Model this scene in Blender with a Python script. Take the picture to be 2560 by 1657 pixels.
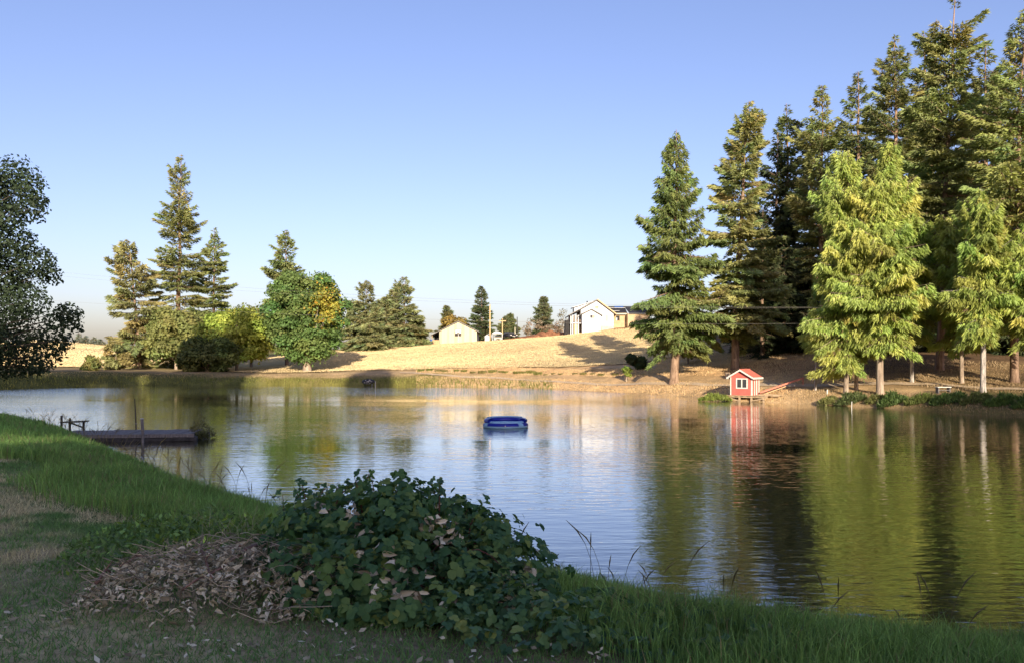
import bpy, math
import numpy as np
from mathutils import Vector

R_ = math.radians
for o in list(bpy.data.objects):
    bpy.data.objects.remove(o, do_unlink=True)
scene = bpy.context.scene
COL = scene.collection

# ------------------------------------------------------------------ camera
CAMZ, F, CX, HY = 2.8, 1991.1, 1280.0, 900.0      # eye height over the water, focal length and centre in photo pixels, horizon row
cam_d = bpy.data.cameras.new('camera'); cam = bpy.data.objects.new('camera', cam_d); COL.objects.link(cam)
cam_d.lens = 28.0; cam_d.sensor_width = 36.0; cam_d.sensor_fit = 'HORIZONTAL'
cam_d.shift_y = (HY - 828.5) / 2560.0
cam_d.clip_start = 0.05; cam_d.clip_end = 9000
cam.location = (0, 0, CAMZ); cam.rotation_euler = (R_(90), 0, 0)
scene.camera = cam

# ------------------------------------------------------------------ light
SUN_EL, SUN_AZ = 15.0, 5.75            # sun behind the viewer, a little to the right
w = bpy.data.worlds.new('World'); scene.world = w; w.use_nodes = True
nt = w.node_tree; nt.nodes.clear()
out = nt.nodes.new('ShaderNodeOutputWorld'); bg = nt.nodes.new('ShaderNodeBackground'); sky = nt.nodes.new('ShaderNodeTexSky')
sky.sky_type = 'NISHITA'; sky.sun_disc = False
sky.sun_elevation = R_(SUN_EL)
sky.sun_rotation = R_(180 - SUN_AZ)
sky.altitude = 0; sky.air_density = 1.0; sky.dust_density = 1.8; sky.ozone_density = 1.0
bg.inputs['Strength'].default_value = 0.074
tn = nt.nodes.new('ShaderNodeMix'); tn.data_type = 'RGBA'; tn.blend_type = 'MULTIPLY'; tn.inputs[0].default_value = 1.0; tn.inputs[7].default_value = (0.86, 0.815, 1.07, 1)
nt.links.new(sky.outputs[0], tn.inputs[6]); nt.links.new(tn.outputs[2], bg.inputs[0]); nt.links.new(bg.outputs[0], out.inputs[0])
sd = bpy.data.lights.new('sun', 'SUN'); sun = bpy.data.objects.new('sun', sd); COL.objects.link(sun)
sd.energy = 3.05; sd.angle = R_(0.5); sd.color = (1.0, 0.86, 0.66)
tosun = Vector((math.sin(R_(SUN_AZ)) * math.cos(R_(SUN_EL)), -math.cos(R_(SUN_AZ)) * math.cos(R_(SUN_EL)), math.sin(R_(SUN_EL))))
sun.rotation_euler = tosun.to_track_quat('Z', 'Y').to_euler()
sun.location = (20, -60, 60)
vs = scene.view_settings
vs.view_transform = 'Standard'; vs.look = 'None'; vs.gamma = 1.0; vs.exposure = 1.55
scene.render.engine = 'CYCLES'
scene.cycles.max_bounces = 6; scene.cycles.transparent_max_bounces = 8
scene.cycles.caustics_reflective = False; scene.cycles.caustics_refractive = False

# ------------------------------------------------------------------ helpers
def X(px, d): return (px - CX) / F * d
def Z(py, d): return CAMZ + (HY - py) / F * d
def P(px, py, d): return (X(px, d), d, Z(py, d))

def tag(o, label=None, cat=None, group=None, kind=None):
    if label: o['label'] = label
    if cat: o['category'] = cat
    if group: o['group'] = group
    if kind: o['kind'] = kind
    return o

def empty(name, loc=(0, 0, 0), rz=0.0, scale=1.0):
    o = bpy.data.objects.new(name, None); COL.objects.link(o)
    o.location = loc; o.rotation_euler = (0, 0, rz); o.scale = (scale,) * 3
    o.empty_display_size = 0.2
    return o

def thing(name, label, cat, loc=(0, 0, 0), rz=0.0, group=None, scale=1.0):
    return tag(empty(name, loc, rz, scale), label, cat, group)

def link(name, me, parent=None, loc=None, rot=None, scale=None):
    o = bpy.data.objects.new(name, me); COL.objects.link(o)
    if parent: o.parent = parent
    if loc is not None: o.location = loc
    if rot is not None: o.rotation_euler = rot
    if scale is not None: o.scale = scale
    return o

def copy_tree(o, parent=None):
    c = o.copy(); COL.objects.link(c); c.parent = parent
    for ch in o.children: copy_tree(ch, c)
    return c

def np_mesh(name, V, quads=None, tris=None, mat=None, tint=None, smooth=False):
    V = np.ascontiguousarray(V, dtype=np.float32)
    nq = 0 if quads is None else len(quads); ntr = 0 if tris is None else len(tris)
    me = bpy.data.meshes.new(name)
    me.vertices.add(len(V)); me.vertices.foreach_set('co', V.ravel())
    loops = []; starts = []; s = 0
    if nq:
        loops.append(np.asarray(quads, np.int32).ravel()); starts.append(np.arange(nq, dtype=np.int32) * 4); s = nq * 4
    if ntr:
        loops.append(np.asarray(tris, np.int32).ravel()); starts.append(s + np.arange(ntr, dtype=np.int32) * 3)
    L = np.concatenate(loops)
    me.loops.add(len(L)); me.loops.foreach_set('vertex_index', L)
    me.polygons.add(nq + ntr); me.polygons.foreach_set('loop_start', np.concatenate(starts))
    if tint is not None:
        a = me.attributes.new('tint', 'FLOAT_COLOR', 'POINT')
        t = np.ones((len(V), 4), np.float32); t[:, :3] = tint
        a.data.foreach_set('color', t.ravel())
    if smooth: me.polygons.foreach_set('use_smooth', np.ones(nq + ntr, bool))
    me.update(calc_edges=True); me.validate()
    if mat: me.materials.append(mat)
    return me

class MB:
    """collects boxes, tubes and polygons into one mesh"""
    def __init__(s): s.v = []; s.f = []
    def add(s, vs, fs):
        b = len(s.v); s.v += [tuple(v) for v in vs]; s.f += [tuple(b + i for i in f) for f in fs]; return s
    def box(s, a, b):
        x0, y0, z0 = a; x1, y1, z1 = b
        return s.add([(x0,y0,z0),(x1,y0,z0),(x1,y1,z0),(x0,y1,z0),(x0,y0,z1),(x1,y0,z1),(x1,y1,z1),(x0,y1,z1)],
                     [(3,2,1,0),(4,5,6,7),(0,1,5,4),(1,2,6,5),(2,3,7,6),(3,0,4,7)])
    def bar(s, p, q, wd, ht, up=(0, 0, 1)):
        p = Vector(p); q = Vector(q); d = (q - p).normalized(); u = Vector(up)
        r = d.cross(u)
        if r.length < 1e-4: r = d.cross(Vector((1, 0, 0)))
        r.normalize(); u = r.cross(d).normalized()
        vs = []
        for c in (p, q):
            for a, b in ((-1,-1),(1,-1),(1,1),(-1,1)): vs.append(c + r*(a*wd/2) + u*(b*ht/2))
        return s.add(vs, [(3,2,1,0),(4,5,6,7),(0,1,5,4),(1,2,6,5),(2,3,7,6),(3,0,4,7)])
    def tube(s, pts, rad, n=6, cap=True):
        pts = [Vector(p) for p in pts]
        if not hasattr(rad, '__len__'): rad = [rad] * len(pts)
        vs = []; fs = []
        ref = Vector((0.13, 0.21, 0.97))
        for i, p in enumerate(pts):
            d = (pts[min(i+1, len(pts)-1)] - pts[max(i-1, 0)]).normalized()
            r = d.cross(ref)
            if r.length < 0.05: r = d.cross(Vector((1, 0, 0)))
            r.normalize(); u = r.cross(d)
            for k in range(n):
                a = 2*math.pi*k/n
                vs.append(p + (r*math.cos(a) + u*math.sin(a))*rad[i])
        for i in range(len(pts)-1):
            for k in range(n):
                fs.append((i*n+k, i*n+(k+1)%n, (i+1)*n+(k+1)%n, (i+1)*n+k))
        if cap:
            fs.append(tuple(range(n))[::-1]); fs.append(tuple((len(pts)-1)*n+k for k in range(n)))
        return s.add(vs, fs)
    def prism(s, poly, y0, y1):
        """polygon in x,z extruded along y"""
        n = len(poly)
        vs = [(x, y0, z) for x, z in poly] + [(x, y1, z) for x, z in poly]
        fs = [tuple(range(n)), tuple(range(2*n-1, n-1, -1))] + [(i, i+n, (i+1)%n+n, (i+1)%n) for i in range(n)]
        return s.add(vs, fs)
    def torus(s, R, r, z=0, n=40, m=10, a0=0, a1=2*math.pi, sx=1, sy=1):
        closed = abs(a1-a0-2*math.pi) < 1e-6
        nn = n if closed else n+1
        vs = []; fs = []
        for i in range(nn):
            a = a0 + (a1-a0)*i/n
            for k in range(m):
                b = 2*math.pi*k/m
                rr = R + r*math.cos(b)
                vs.append((rr*math.cos(a)*sx, rr*math.sin(a)*sy, z + r*math.sin(b)))
        for i in range(n):
            j = (i+1) % nn
            for k in range(m):
                fs.append((i*m+k, j*m+k, j*m+(k+1)%m, i*m+(k+1)%m))
        if not closed:
            fs.append(tuple(range(m))[::-1]); fs.append(tuple(n*m+k for k in range(m)))
        return s.add(vs, fs)
    def mesh(s, name, mat, smooth=False, bevel=0):
        me = bpy.data.meshes.new(name); me.from_pydata(s.v, [], s.f); me.update()
        me.materials.append(mat)
        if smooth: me.polygons.foreach_set('use_smooth', np.ones(len(me.polygons), bool))
        return me
    def part(s, name, mat, parent=None, smooth=False, bevel=0):
        o = link(name, s.mesh(name, mat, smooth), parent)
        if bevel:
            m = o.modifiers.new('edge', 'BEVEL'); m.width = bevel; m.segments = 1; m.limit_method = 'ANGLE'
        return o

# ------------------------------------------------------------------ materials
def newmat(name):
    m = bpy.data.materials.new(name); m.use_nodes = True
    n = m.node_tree; b = n.nodes['Principled BSDF']
    return m, n, b
def N(n, t, **kw):
    x = n.nodes.new(t)
    for k, v in kw.items():
        if k in x.inputs.keys(): x.inputs[k].default_value = v
        else: setattr(x, k, v)
    return x
def ramp(n, fac, stops):
    r = n.nodes.new('ShaderNodeValToRGB'); n.links.new(fac, r.inputs[0])
    e = r.color_ramp.elements
    while len(e) > 1: e.remove(e[0])
    e[0].position = stops[0][0]; e[0].color = (*stops[0][1], 1)
    for p, c in stops[1:]:
        x = e.new(p); x.color = (*c, 1)
    return r
def mixrgb(n, blend, fac, a, b):
    m = n.nodes.new('ShaderNodeMix'); m.data_type = 'RGBA'; m.blend_type = blend
    for sock, v in ((m.inputs[0], fac), (m.inputs[6], a), (m.inputs[7], b)):
        if hasattr(v, 'default_value'): n.links.new(v, sock)
        elif isinstance(v, (int, float)): sock.default_value = v
        else: sock.default_value = (*v, 1)
    return m.outputs[2]

def simple(name, col, rough=0.7, var=0.12, scale=6.0, bump=0.0, metal=0.0, stretch=(1, 1, 1), spec=0.3):
    """paint, wood, metal: a base colour with uneven wear and a fine relief"""
    m, n, b = newmat(name)
    tc = N(n, 'ShaderNodeTexCoord'); mp = N(n, 'ShaderNodeMapping'); mp.inputs['Scale'].default_value = stretch
    n.links.new(tc.outputs['Object'], mp.inputs[0])
    nz = N(n, 'ShaderNodeTexNoise', Scale=scale, Detail=6.0, Roughness=0.65); n.links.new(mp.outputs[0], nz.inputs['Vector'])
    dark = tuple(c*(1-var*1.6) for c in col); lite = tuple(min(1, c*(1+var)) for c in col)
    r = ramp(n, nz.outputs[0], [(0.3, dark), (0.7, lite)])
    n.links.new(r.outputs[0], b.inputs['Base Color'])
    b.inputs['Roughness'].default_value = rough; b.inputs['Metallic'].default_value = metal
    b.inputs['Specular IOR Level'].default_value = spec
    if bump:
        bp = N(n, 'ShaderNodeBump', Strength=bump, Distance=0.02); n.links.new(nz.outputs[0], bp.inputs['Height']); n.links.new(bp.outputs[0], b.inputs['Normal'])
    return m

def foliage(name, transl=0.35, rough=0.6, spec=0.25):
    """leaf colour from the mesh, each leaf with a bit of light through it"""
    m, n, b = newmat(name)
    at = N(n, 'ShaderNodeAttribute', attribute_name='tint')
    n.links.new(at.outputs['Color'], b.inputs['Base Color'])
    b.inputs['Roughness'].default_value = rough; b.inputs['Specular IOR Level'].default_value = spec
    tr = N(n, 'ShaderNodeBsdfTranslucent')
    c2 = mixrgb(n, 'MULTIPLY', 1.0, at.outputs['Color'], (1.15, 1.1, 0.55))
    n.links.new(c2, tr.inputs[0])
    ms = N(n, 'ShaderNodeMixShader', Fac=transl)
    n.links.new(b.outputs[0], ms.inputs[1]); n.links.new(tr.outputs[0], ms.inputs[2])
    n.links.new(ms.outputs[0], n.nodes['Material Output'].inputs[0])
    return m

M_leaf = foliage('leaf'); M_needle = foliage('needle', 0.32, 0.7, 0.15); M_grass = foliage('grass_blade', 0.3, 0.6, 0.2)
M_dead = foliage('dead_leaf', 0.15, 0.85, 0.1)

def bark(name, c1, c2, sc=5):
    m, n, b = newmat(name)
    tc = N(n, 'ShaderNodeTexCoord'); mp = N(n, 'ShaderNodeMapping'); mp.inputs['Scale'].default_value = (1, 1, 0.22)
    n.links.new(tc.outputs['Object'], mp.inputs[0])
    nz = N(n, 'ShaderNodeTexNoise', Scale=sc, Detail=8.0, Roughness=0.7); n.links.new(mp.outputs[0], nz.inputs['Vector'])
    r = ramp(n, nz.outputs[0], [(0.35, c1), (0.65, c2)]); n.links.new(r.outputs[0], b.inputs['Base Color'])
    b.inputs['Roughness'].default_value = 0.9; b.inputs['Specular IOR Level'].default_value = 0.1
    bp = N(n, 'ShaderNodeBump', Strength=0.7, Distance=0.05); n.links.new(nz.outputs[0], bp.inputs['Height']); n.links.new(bp.outputs[0], b.inputs['Normal'])
    return m
M_bark = bark('fir_bark', (0.12, 0.075, 0.05), (0.36, 0.25, 0.175))
M_barkd = bark('oak_bark', (0.035, 0.03, 0.025), (0.10, 0.08, 0.065))
M_barkg = bark('grey_bark', (0.16, 0.12, 0.09), (0.42, 0.34, 0.26))
M_barkp = bark('pale_bark', (0.10, 0.09, 0.08), (0.55, 0.50, 0.44), 7)

def ground_mat():
    m, n, b = newmat('ground')
    at = N(n, 'ShaderNodeAttribute', attribute_name='tint')
    tc = N(n, 'ShaderNodeTexCoord')
    n1 = N(n, 'ShaderNodeTexNoise', Scale=0.5, Detail=7.0, Roughness=0.65); n2 = N(n, 'ShaderNodeTexNoise', Scale=9.0, Detail=6.0, Roughness=0.75)
    for q in (n1, n2): n.links.new(tc.outputs['Object'], q.inputs['Vector'])
    r1 = ramp(n, n1.outputs[0], [(0.3, (0.62, 0.62, 0.58)), (0.72, (1.35, 1.3, 1.22))])
    r2 = ramp(n, n2.outputs[0], [(0.3, (0.5, 0.5, 0.5)), (0.7, (1.45, 1.42, 1.38))])
    c = mixrgb(n, 'MULTIPLY', 1.0, at.outputs['Color'], r1.outputs[0]); c = mixrgb(n, 'MULTIPLY', 1.0, c, r2.outputs[0])
    n.links.new(c, b.inputs['Base Color']); b.inputs['Roughness'].default_value = 0.95; b.inputs['Specular IOR Level'].default_value = 0.05
    bp = N(n, 'ShaderNodeBump', Strength=0.6, Distance=0.04); n.links.new(n2.outputs[0], bp.inputs['Height']); n.links.new(bp.outputs[0], b.inputs['Normal'])
    return m
M_ground = ground_mat()

def field_mat():
    m, n, b = newmat('stubble')
    tc = N(n, 'ShaderNodeTexCoord'); mp = N(n, 'ShaderNodeMapping'); mp.inputs['Scale'].default_value = (0.035, 0.6, 0.5); mp.inputs['Rotation'].default_value = (0, 0, R_(8))
    n.links.new(tc.outputs['Object'], mp.inputs[0])
    n1 = N(n, 'ShaderNodeTexNoise', Scale=1.0, Detail=5.0, Roughness=0.6); n.links.new(mp.outputs[0], n1.inputs['Vector'])
    n2 = N(n, 'ShaderNodeTexNoise', Scale=5.0, Detail=5.0, Roughness=0.8); n.links.new(tc.outputs['Object'], n2.inputs['Vector'])
    n3 = N(n, 'ShaderNodeTexNoise', Scale=0.06, Detail=3.0); n.links.new(tc.outputs['Object'], n3.inputs['Vector'])
    r1 = ramp(n, n1.outputs[0], [(0.3, (0.60, 0.45, 0.22)), (0.55, (0.72, 0.56, 0.30)), (0.8, (0.78, 0.63, 0.36))])
    r3 = ramp(n, n3.outputs[0], [(0.3, (0.86, 0.84, 0.82)), (0.7, (1.05, 1.05, 1.05))])
    r2 = ramp(n, n2.outputs[0], [(0.25, (0.7, 0.7, 0.68)), (0.6, (1.08, 1.08, 1.08))])
    c = mixrgb(n, 'MULTIPLY', 1.0, r1.outputs[0], r2.outputs[0]); c = mixrgb(n, 'MULTIPLY', 1.0, c, r3.outputs[0])
    n.links.new(c, b.inputs['Base Color']); b.inputs['Roughness'].default_value = 1.0; b.inputs['Specular IOR Level'].default_value = 0.0
    bp = N(n, 'ShaderNodeBump', Strength=1.0, Distance=0.28); n.links.new(n2.outputs[0], bp.inputs['Height']); n.links.new(bp.outputs[0], b.inputs['Normal'])
    return m
M_field = field_mat()

def water_mat():
    m, n, b = newmat('pond_water')
    b.inputs['Base Color'].default_value = (0.028, 0.030, 0.012, 1); b.inputs['Roughness'].default_value = 0.03; b.inputs['IOR'].default_value = 1.4
    b.inputs['Coat Weight'].default_value = 0.8; b.inputs['Coat Roughness'].default_value = 0.03; b.inputs['Coat IOR'].default_value = 1.4
    tc = N(n, 'ShaderNodeTexCoord')
    def nz(sx, sy, rot, det=3.0):
        mp = N(n, 'ShaderNodeMapping'); mp.inputs['Scale'].default_value = (sx, sy, 1); mp.inputs['Rotation'].default_value = (0, 0, R_(rot))
        n.links.new(tc.outputs['Object'], mp.inputs[0])
        q = N(n, 'ShaderNodeTexNoise', Scale=1.0, Detail=det, Roughness=0.5); n.links.new(mp.outputs[0], q.inputs['Vector']); return q.outputs[0]
    a = nz(1.1, 4.2, 6); c = nz(2.6, 7.5, -14, 2.0); big = nz(0.035, 0.085, 10, 3.0)
    gain = n.nodes.new('ShaderNodeMapRange'); n.links.new(big, gain.inputs[0])
    gain.inputs[1].default_value = 0.36; gain.inputs[2].default_value = 0.66; gain.inputs[3].default_value = 0.18; gain.inputs[4].default_value = 1.4
    s = n.nodes.new('ShaderNodeMath'); s.operation = 'MULTIPLY_ADD'; n.links.new(c, s.inputs[0]); s.inputs[1].default_value = 0.45; n.links.new(a, s.inputs[2])
    h = n.nodes.new('ShaderNodeMath'); h.operation = 'MULTIPLY'; n.links.new(s.outputs[0], h.inputs[0])
    # a wind-ruffled streak lies off the far bank
    sx = n.nodes.new('ShaderNodeSeparateXYZ'); n.links.new(tc.outputs['Object'], sx.inputs[0])
    def mr(a, b, c0, c1):
        q = n.nodes.new('ShaderNodeMapRange'); q.interpolation_type = 'SMOOTHSTEP'; n.links.new(sx.outputs[1], q.inputs[0])
        for k, v in zip((1, 2, 3, 4), (a, b, c0, c1)): q.inputs[k].default_value = v
        return q.outputs[0]
    st = n.nodes.new('ShaderNodeMath'); st.operation = 'MULTIPLY'; n.links.new(mr(60, 70, 0.0, 1.6), st.inputs[0]); n.links.new(mr(78, 84, 1.0, 0.0), st.inputs[1])
    ad = n.nodes.new('ShaderNodeMath'); ad.operation = 'ADD'; n.links.new(gain.outputs[0], ad.inputs[0]); n.links.new(st.outputs[0], ad.inputs[1])
    n.links.new(ad.outputs[0], h.inputs[1])
    bp = N(n, 'ShaderNodeBump', Strength=1.0, Distance=0.016); n.links.new(h.outputs[0], bp.inputs['Height']); n.links.new(bp.outputs[0], b.inputs['Normal']); n.links.new(bp.outputs[0], b.inputs['Coat Normal'])
    return m
M_water = water_mat()

M_red = simple('red_paint', (0.56, 0.125, 0.10), 0.6, 0.10, 3, 0.05)
M_redroof = simple('red_roof', (0.60, 0.17, 0.12), 0.65, 0.12, 4, 0.1)
M_fade = simple('faded_red_paint', (0.55, 0.20, 0.14), 0.7, 0.15, 3, 0.1)
M_white = simple('white_paint', (0.62, 0.60, 0.54), 0.6, 0.06, 4)
M_wood = simple('weathered_wood', (0.40, 0.29, 0.18), 0.85, 0.3, 4, 0.3, stretch=(1, 1, 5))
M_greywood = simple('grey_wood', (0.18, 0.165, 0.16), 0.85, 0.35, 5, 0.3, stretch=(3, 3, 1))
M_darkwood = simple('dark_wet_wood', (0.05, 0.047, 0.047), 0.7, 0.4, 5, 0.3)
M_glass = simple('dark_glass', (0.05, 0.05, 0.055), 0.12, 0.1, 2, spec=0.6)
M_cream = simple('cream_panel', (0.47, 0.43, 0.31), 0.55, 0.05, 1.2, stretch=(1, 1, 0.2))
M_cream2 = simple('cream_panel_faded', (0.40, 0.365, 0.255), 0.6, 0.08, 1.2, stretch=(1, 1, 0.2))
M_tan = simple('tan_sheathing', (0.46, 0.34, 0.20), 0.85, 0.1, 1.5)
M_housewhite = simple('house_wrap', (0.52, 0.53, 0.55), 0.6, 0.03, 0.6)
M_black = simple('black_shingle', (0.03, 0.03, 0.035), 0.85, 0.3, 3, 0.2)
M_greyroof = simple('grey_shingle', (0.22, 0.21, 0.20), 0.85, 0.2, 3, 0.2)
M_lumber = simple('new_lumber', (0.62, 0.42, 0.22), 0.7, 0.1, 3)
M_dark = simple('dark_opening', (0.03, 0.028, 0.028), 0.8, 0.2, 2)
M_concrete = simple('concrete', (0.42, 0.40, 0.37), 0.9, 0.15, 3)
M_metal = simple('dull_metal', (0.35, 0.36, 0.37), 0.45, 0.1, 4, metal=0.6)
M_blue = simple('blue_vinyl', (0.004, 0.009, 0.27), 0.32, 0.06, 2, spec=0.5)
M_lblue = simple('pale_blue_vinyl', (0.25, 0.45, 0.62), 0.35, 0.08, 2, spec=0.5)
M_wire = simple('cable', (0.20, 0.19, 0.16), 0.5, 0.05, 1)
M_blacktarp = simple('black_plastic', (0.02, 0.021, 0.024), 0.45, 0.3, 3, 0.3, spec=0.5)
M_stone = simple('pale_stone', (0.42, 0.40, 0.38), 0.9, 0.2, 4, 0.4)
M_carpaint = simple('black_car_paint', (0.02, 0.022, 0.028), 0.25, 0.05, 2, spec=0.6)
M_plastblue = simple('blue_barrel', (0.03, 0.10, 0.32), 0.4, 0.1, 2)
M_gravel = simple('path_gravel', (0.56, 0.43, 0.28), 0.95, 0.2, 6, 0.5)
M_stem = simple('bramble_stem', (0.13, 0.055, 0.04), 0.7, 0.25, 9, 0.2)
M_stick = simple('dead_stick', (0.20, 0.12, 0.09), 0.85, 0.3, 9, 0.3)

# ------------------------------------------------------------------ the lie of the land
def wl(px, py): d = CAMZ * F / (py - HY); return (X(px, d), d)            # a point of the waterline
def bank(px, py, extra=0.55): d = (CAMZ - 0.5) * F / (py - HY) + extra; return (X(px, d), d)
SHORE = [bank(-60, 1012), bank(0, 1018), bank(160, 1052), bank(290, 1112), bank(420, 1168), bank(530, 1222), bank(700, 1272), bank(1000, 1350),
         bank(1330, 1436), bank(1500, 1476), bank(1700, 1508), bank(1900, 1560), bank(2200, 1590), bank(2560, 1604), (9.0, 6.8), (14, 7.4), (21, 10), (27, 17), (30, 27), (28.6, 35),
         wl(2560, 1038), wl(2400, 1030), wl(2200, 1018), wl(2000, 1008), wl(1900, 1004), wl(1830, 1001), wl(1700, 990), wl(1600, 984), wl(1500, 979), wl(1300, 969), wl(1130, 963.5), wl(1000, 962),
         wl(640, 961), wl(300, 963), wl(0, 972), (-58, 74), (-60, 64), (-54, 56)]
SH = np.array(SHORE)
def shore_dist(x, y):
    """distance to the waterline, positive on land"""
    x = np.asarray(x, float); y = np.asarray(y, float)
    best = np.full(x.shape, 1e9); inside = np.zeros(x.shape, bool)
    n = len(SH)
    for i in range(n):
        ax, ay = SH[i]; bx, by = SH[(i+1) % n]
        dx, dy = bx-ax, by-ay
        t = np.clip(((x-ax)*dx + (y-ay)*dy)/(dx*dx+dy*dy), 0, 1)
        best = np.minimum(best, np.hypot(x-ax-t*dx, y-ay-t*dy))
        if ay != by:
            c = ((ay > y) != (by > y)) & (x < (bx-ax)*(y-ay)/(by-ay) + ax)
            inside ^= c
    return np.where(inside, -best, best)

CP = [  # x, y, height of the land (without the dip of the bank)
    (0,0,1.2),(0,4,1.05),(-3,5,1.15),(3,4.5,0.85),(7,4,0.85),(-8,9,1.15),(-13,15,1.15),(-22,24,1.15),(-35,33,1.25),(-70,50,1.6),(-75,85,1.8),(14,2,1.0),(32,8,1.3),(37,22,1.5),(0,-15,1.6),(-30,-10,1.8),(30,-15,1.8),(-45,10,1.6)]
for px, py, d in [(100,925,82),(100,918,110),(100,850,262),(-150,880,262),(280,868,250),(420,900,235),(400,931,95),(400,922,112),(450,905,150),(640,931,98),(770,930,104),(640,918,125),(640,900,165),
                  (940,936,94),(940,925,99),(900,870,152),(1000,866,152),(1100,860,152),(1150,857,160),(1240,853,158),(940,896,125),
                  (1300,943,85),(1300,917,94),(1300,880,120),(1300,846,150),(1330,836,156),(1450,834,140),(1540,819,142),(1440,838,150),
                  (1600,950,70.5),(1600,915,81),(1600,870,105),(1600,820,132),(1840,957,59.5),(1840,915,67),(1840,860,85),(1850,815,115),
                  (2000,958,56.5),(2000,900,65),(2000,845,88),(2200,959,53),(2200,900,62),(2200,845,85),(2500,970,47),(2500,900,57),(2500,840,80),(2700,960,48),(2800,850,75),(2200,780,140),(2600,770,140),
                  (1500,985,69.8),(1400,948,78)]:
    CP.append((X(px, d), d, Z(py, d)))
for px in (300, 800, 1300, 1800, 2300): CP.append((X(px, 230), 230, 6.0))
CP = np.array(CP)
def _k(r): return r
_n = len(CP)
_A = np.zeros((_n+3, _n+3)); _r = np.hypot(CP[:, None, 0]-CP[None, :, 0], CP[:, None, 1]-CP[None, :, 1])
_A[:_n, :_n] = _k(_r) - 0.6*np.eye(_n); _A[:_n, _n] = 1; _A[:_n, _n+1:] = CP[:, :2]; _A[_n, :_n] = 1; _A[_n+1:, :_n] = CP[:, :2].T
_w = np.linalg.solve(_A, np.concatenate([CP[:, 2], np.zeros(3)]))
def land(x, y):
    z = np.full(x.shape, _w[_n]) + _w[_n+1]*x + _w[_n+2]*y
    for i in range(_n): z += _w[i]*_k(np.hypot(x-CP[i, 0], y-CP[i, 1]))
    r = np.hypot(x, y-60)
    t = np.clip((r-270)/150, 0, 1); t = t*t*(3-2*t)
    return z*(1-t) + 4.0*t
def gz(x, y, rough=True):
    x = np.atleast_1d(np.asarray(x, float)); y = np.atleast_1d(np.asarray(y, float))
    s = shore_dist(x, y); B = np.maximum(land(x, y), 0.35)
    wv = np.where(y > 25, 2.0, 0.9)
    zl = B*(1-np.exp(-np.maximum(s, 0)/wv)) + 0.02
    if rough:
        zl = zl + np.clip(s/2, 0, 1)*(0.035*np.sin(x*1.7+1.3*np.sin(y*0.9))*np.sin(y*1.3+0.7*np.sin(x*1.1)) + 0.05*np.sin(x*0.43+2)*np.sin(y*0.37))
    return np.where(s > 0, zl, np.maximum(-1.4, s*0.55) + 0.02)
def gz1(x, y): return float(gz(x, y)[0])

# colours of the soil and turf, spread from points
TC = []
def tc(px, d, col): TC.append((X(px, d), d, *col))
GREEN, DRYG = (0.080, 0.170, 0.040), (0.40, 0.355, 0.22)
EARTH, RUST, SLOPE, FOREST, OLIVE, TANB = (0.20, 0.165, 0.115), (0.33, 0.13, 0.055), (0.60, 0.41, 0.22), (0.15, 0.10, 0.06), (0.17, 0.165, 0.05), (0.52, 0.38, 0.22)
for x, y, c in [(-3,4,DRYG),(-4.5,7,DRYG),(-7,10,(0.30,0.29,0.15)),(-10,13,(0.22,0.25,0.11)),(-2.2,5.6,EARTH),(-1.4,5.2,EARTH),(-0.4,5.2,EARTH),(-3.2,9.5,GREEN),(-5.5,12.5,GREEN),(-8,16,GREEN),(-13,21,GREEN),(-20,29,GREEN),(-30,33,GREEN),(-12,9,DRYG),(-20,15,DRYG),
                (1.2,6,EARTH),(3,6,GREEN),(6,5.5,GREEN),(0,0,DRYG),(6,0,GREEN),(-30,5,GREEN),(20,0,GREEN),(33,15,GREEN),(-65,60,GREEN),(0,-20,GREEN)]:
    TC.append((x, y, *c))
for px in (0, 150, 300, 450, 600): tc(px, 91 if px > 200 else 80, (0.10, 0.11, 0.04)); tc(px, 97, (0.30, 0.23, 0.13))
for px in (700, 850, 980, 1060): tc(px, 91.5, OLIVE); tc(px, 95.5, TANB)
for px in (1150, 1300, 1450, 1600, 1720): d0 = np.interp(px, [1150,1300,1500,1700], [88,80.8,70.6,62]); tc(px, d0+1.5, TANB); tc(px, d0+9, SLOPE)
for px in (1650, 1800): tc(px, 68, SLOPE); tc(px, 75, SLOPE)
tc(1900, 58, TANB); tc(1960, 55, TANB); tc(2050, 54, TANB); tc(2150, 51.5, TANB); tc(2250, 49.5, TANB)
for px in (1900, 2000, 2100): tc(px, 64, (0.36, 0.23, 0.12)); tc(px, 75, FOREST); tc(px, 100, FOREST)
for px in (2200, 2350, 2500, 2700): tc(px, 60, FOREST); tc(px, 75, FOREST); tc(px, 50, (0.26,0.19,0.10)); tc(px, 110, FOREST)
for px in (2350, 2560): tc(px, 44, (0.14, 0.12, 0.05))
for px in (1320, 1380, 1440, 1500, 1550, 1600): tc(px, 152, RUST)
tc(1440, 142, RUST); tc(1490, 137, (0.32,0.22,0.11)); tc(1540, 138, (0.30,0.2,0.1))
for px in (1000, 1090, 1180, 1250): tc(px, 156, (0.30, 0.21, 0.10))
for px in (500, 700, 900): tc(px, 150, (0.30, 0.24, 0.12)); tc(px, 110, (0.36,0.29,0.16))
for px in (300, 400): tc(px, 125, (0.25,0.2,0.08))
for px in (0, 600, 1200, 2000, 2500): tc(px, 200, (0.20, 0.19, 0.07)); tc(px, 400, (0.12, 0.14, 0.05))
TC = np.array(TC)
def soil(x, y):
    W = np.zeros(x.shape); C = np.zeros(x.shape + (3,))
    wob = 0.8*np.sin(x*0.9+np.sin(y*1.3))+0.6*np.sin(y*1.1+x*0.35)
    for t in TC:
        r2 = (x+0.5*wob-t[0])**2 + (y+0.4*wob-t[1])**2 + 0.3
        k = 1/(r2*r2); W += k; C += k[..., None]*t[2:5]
    return C/W[..., None]

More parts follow.
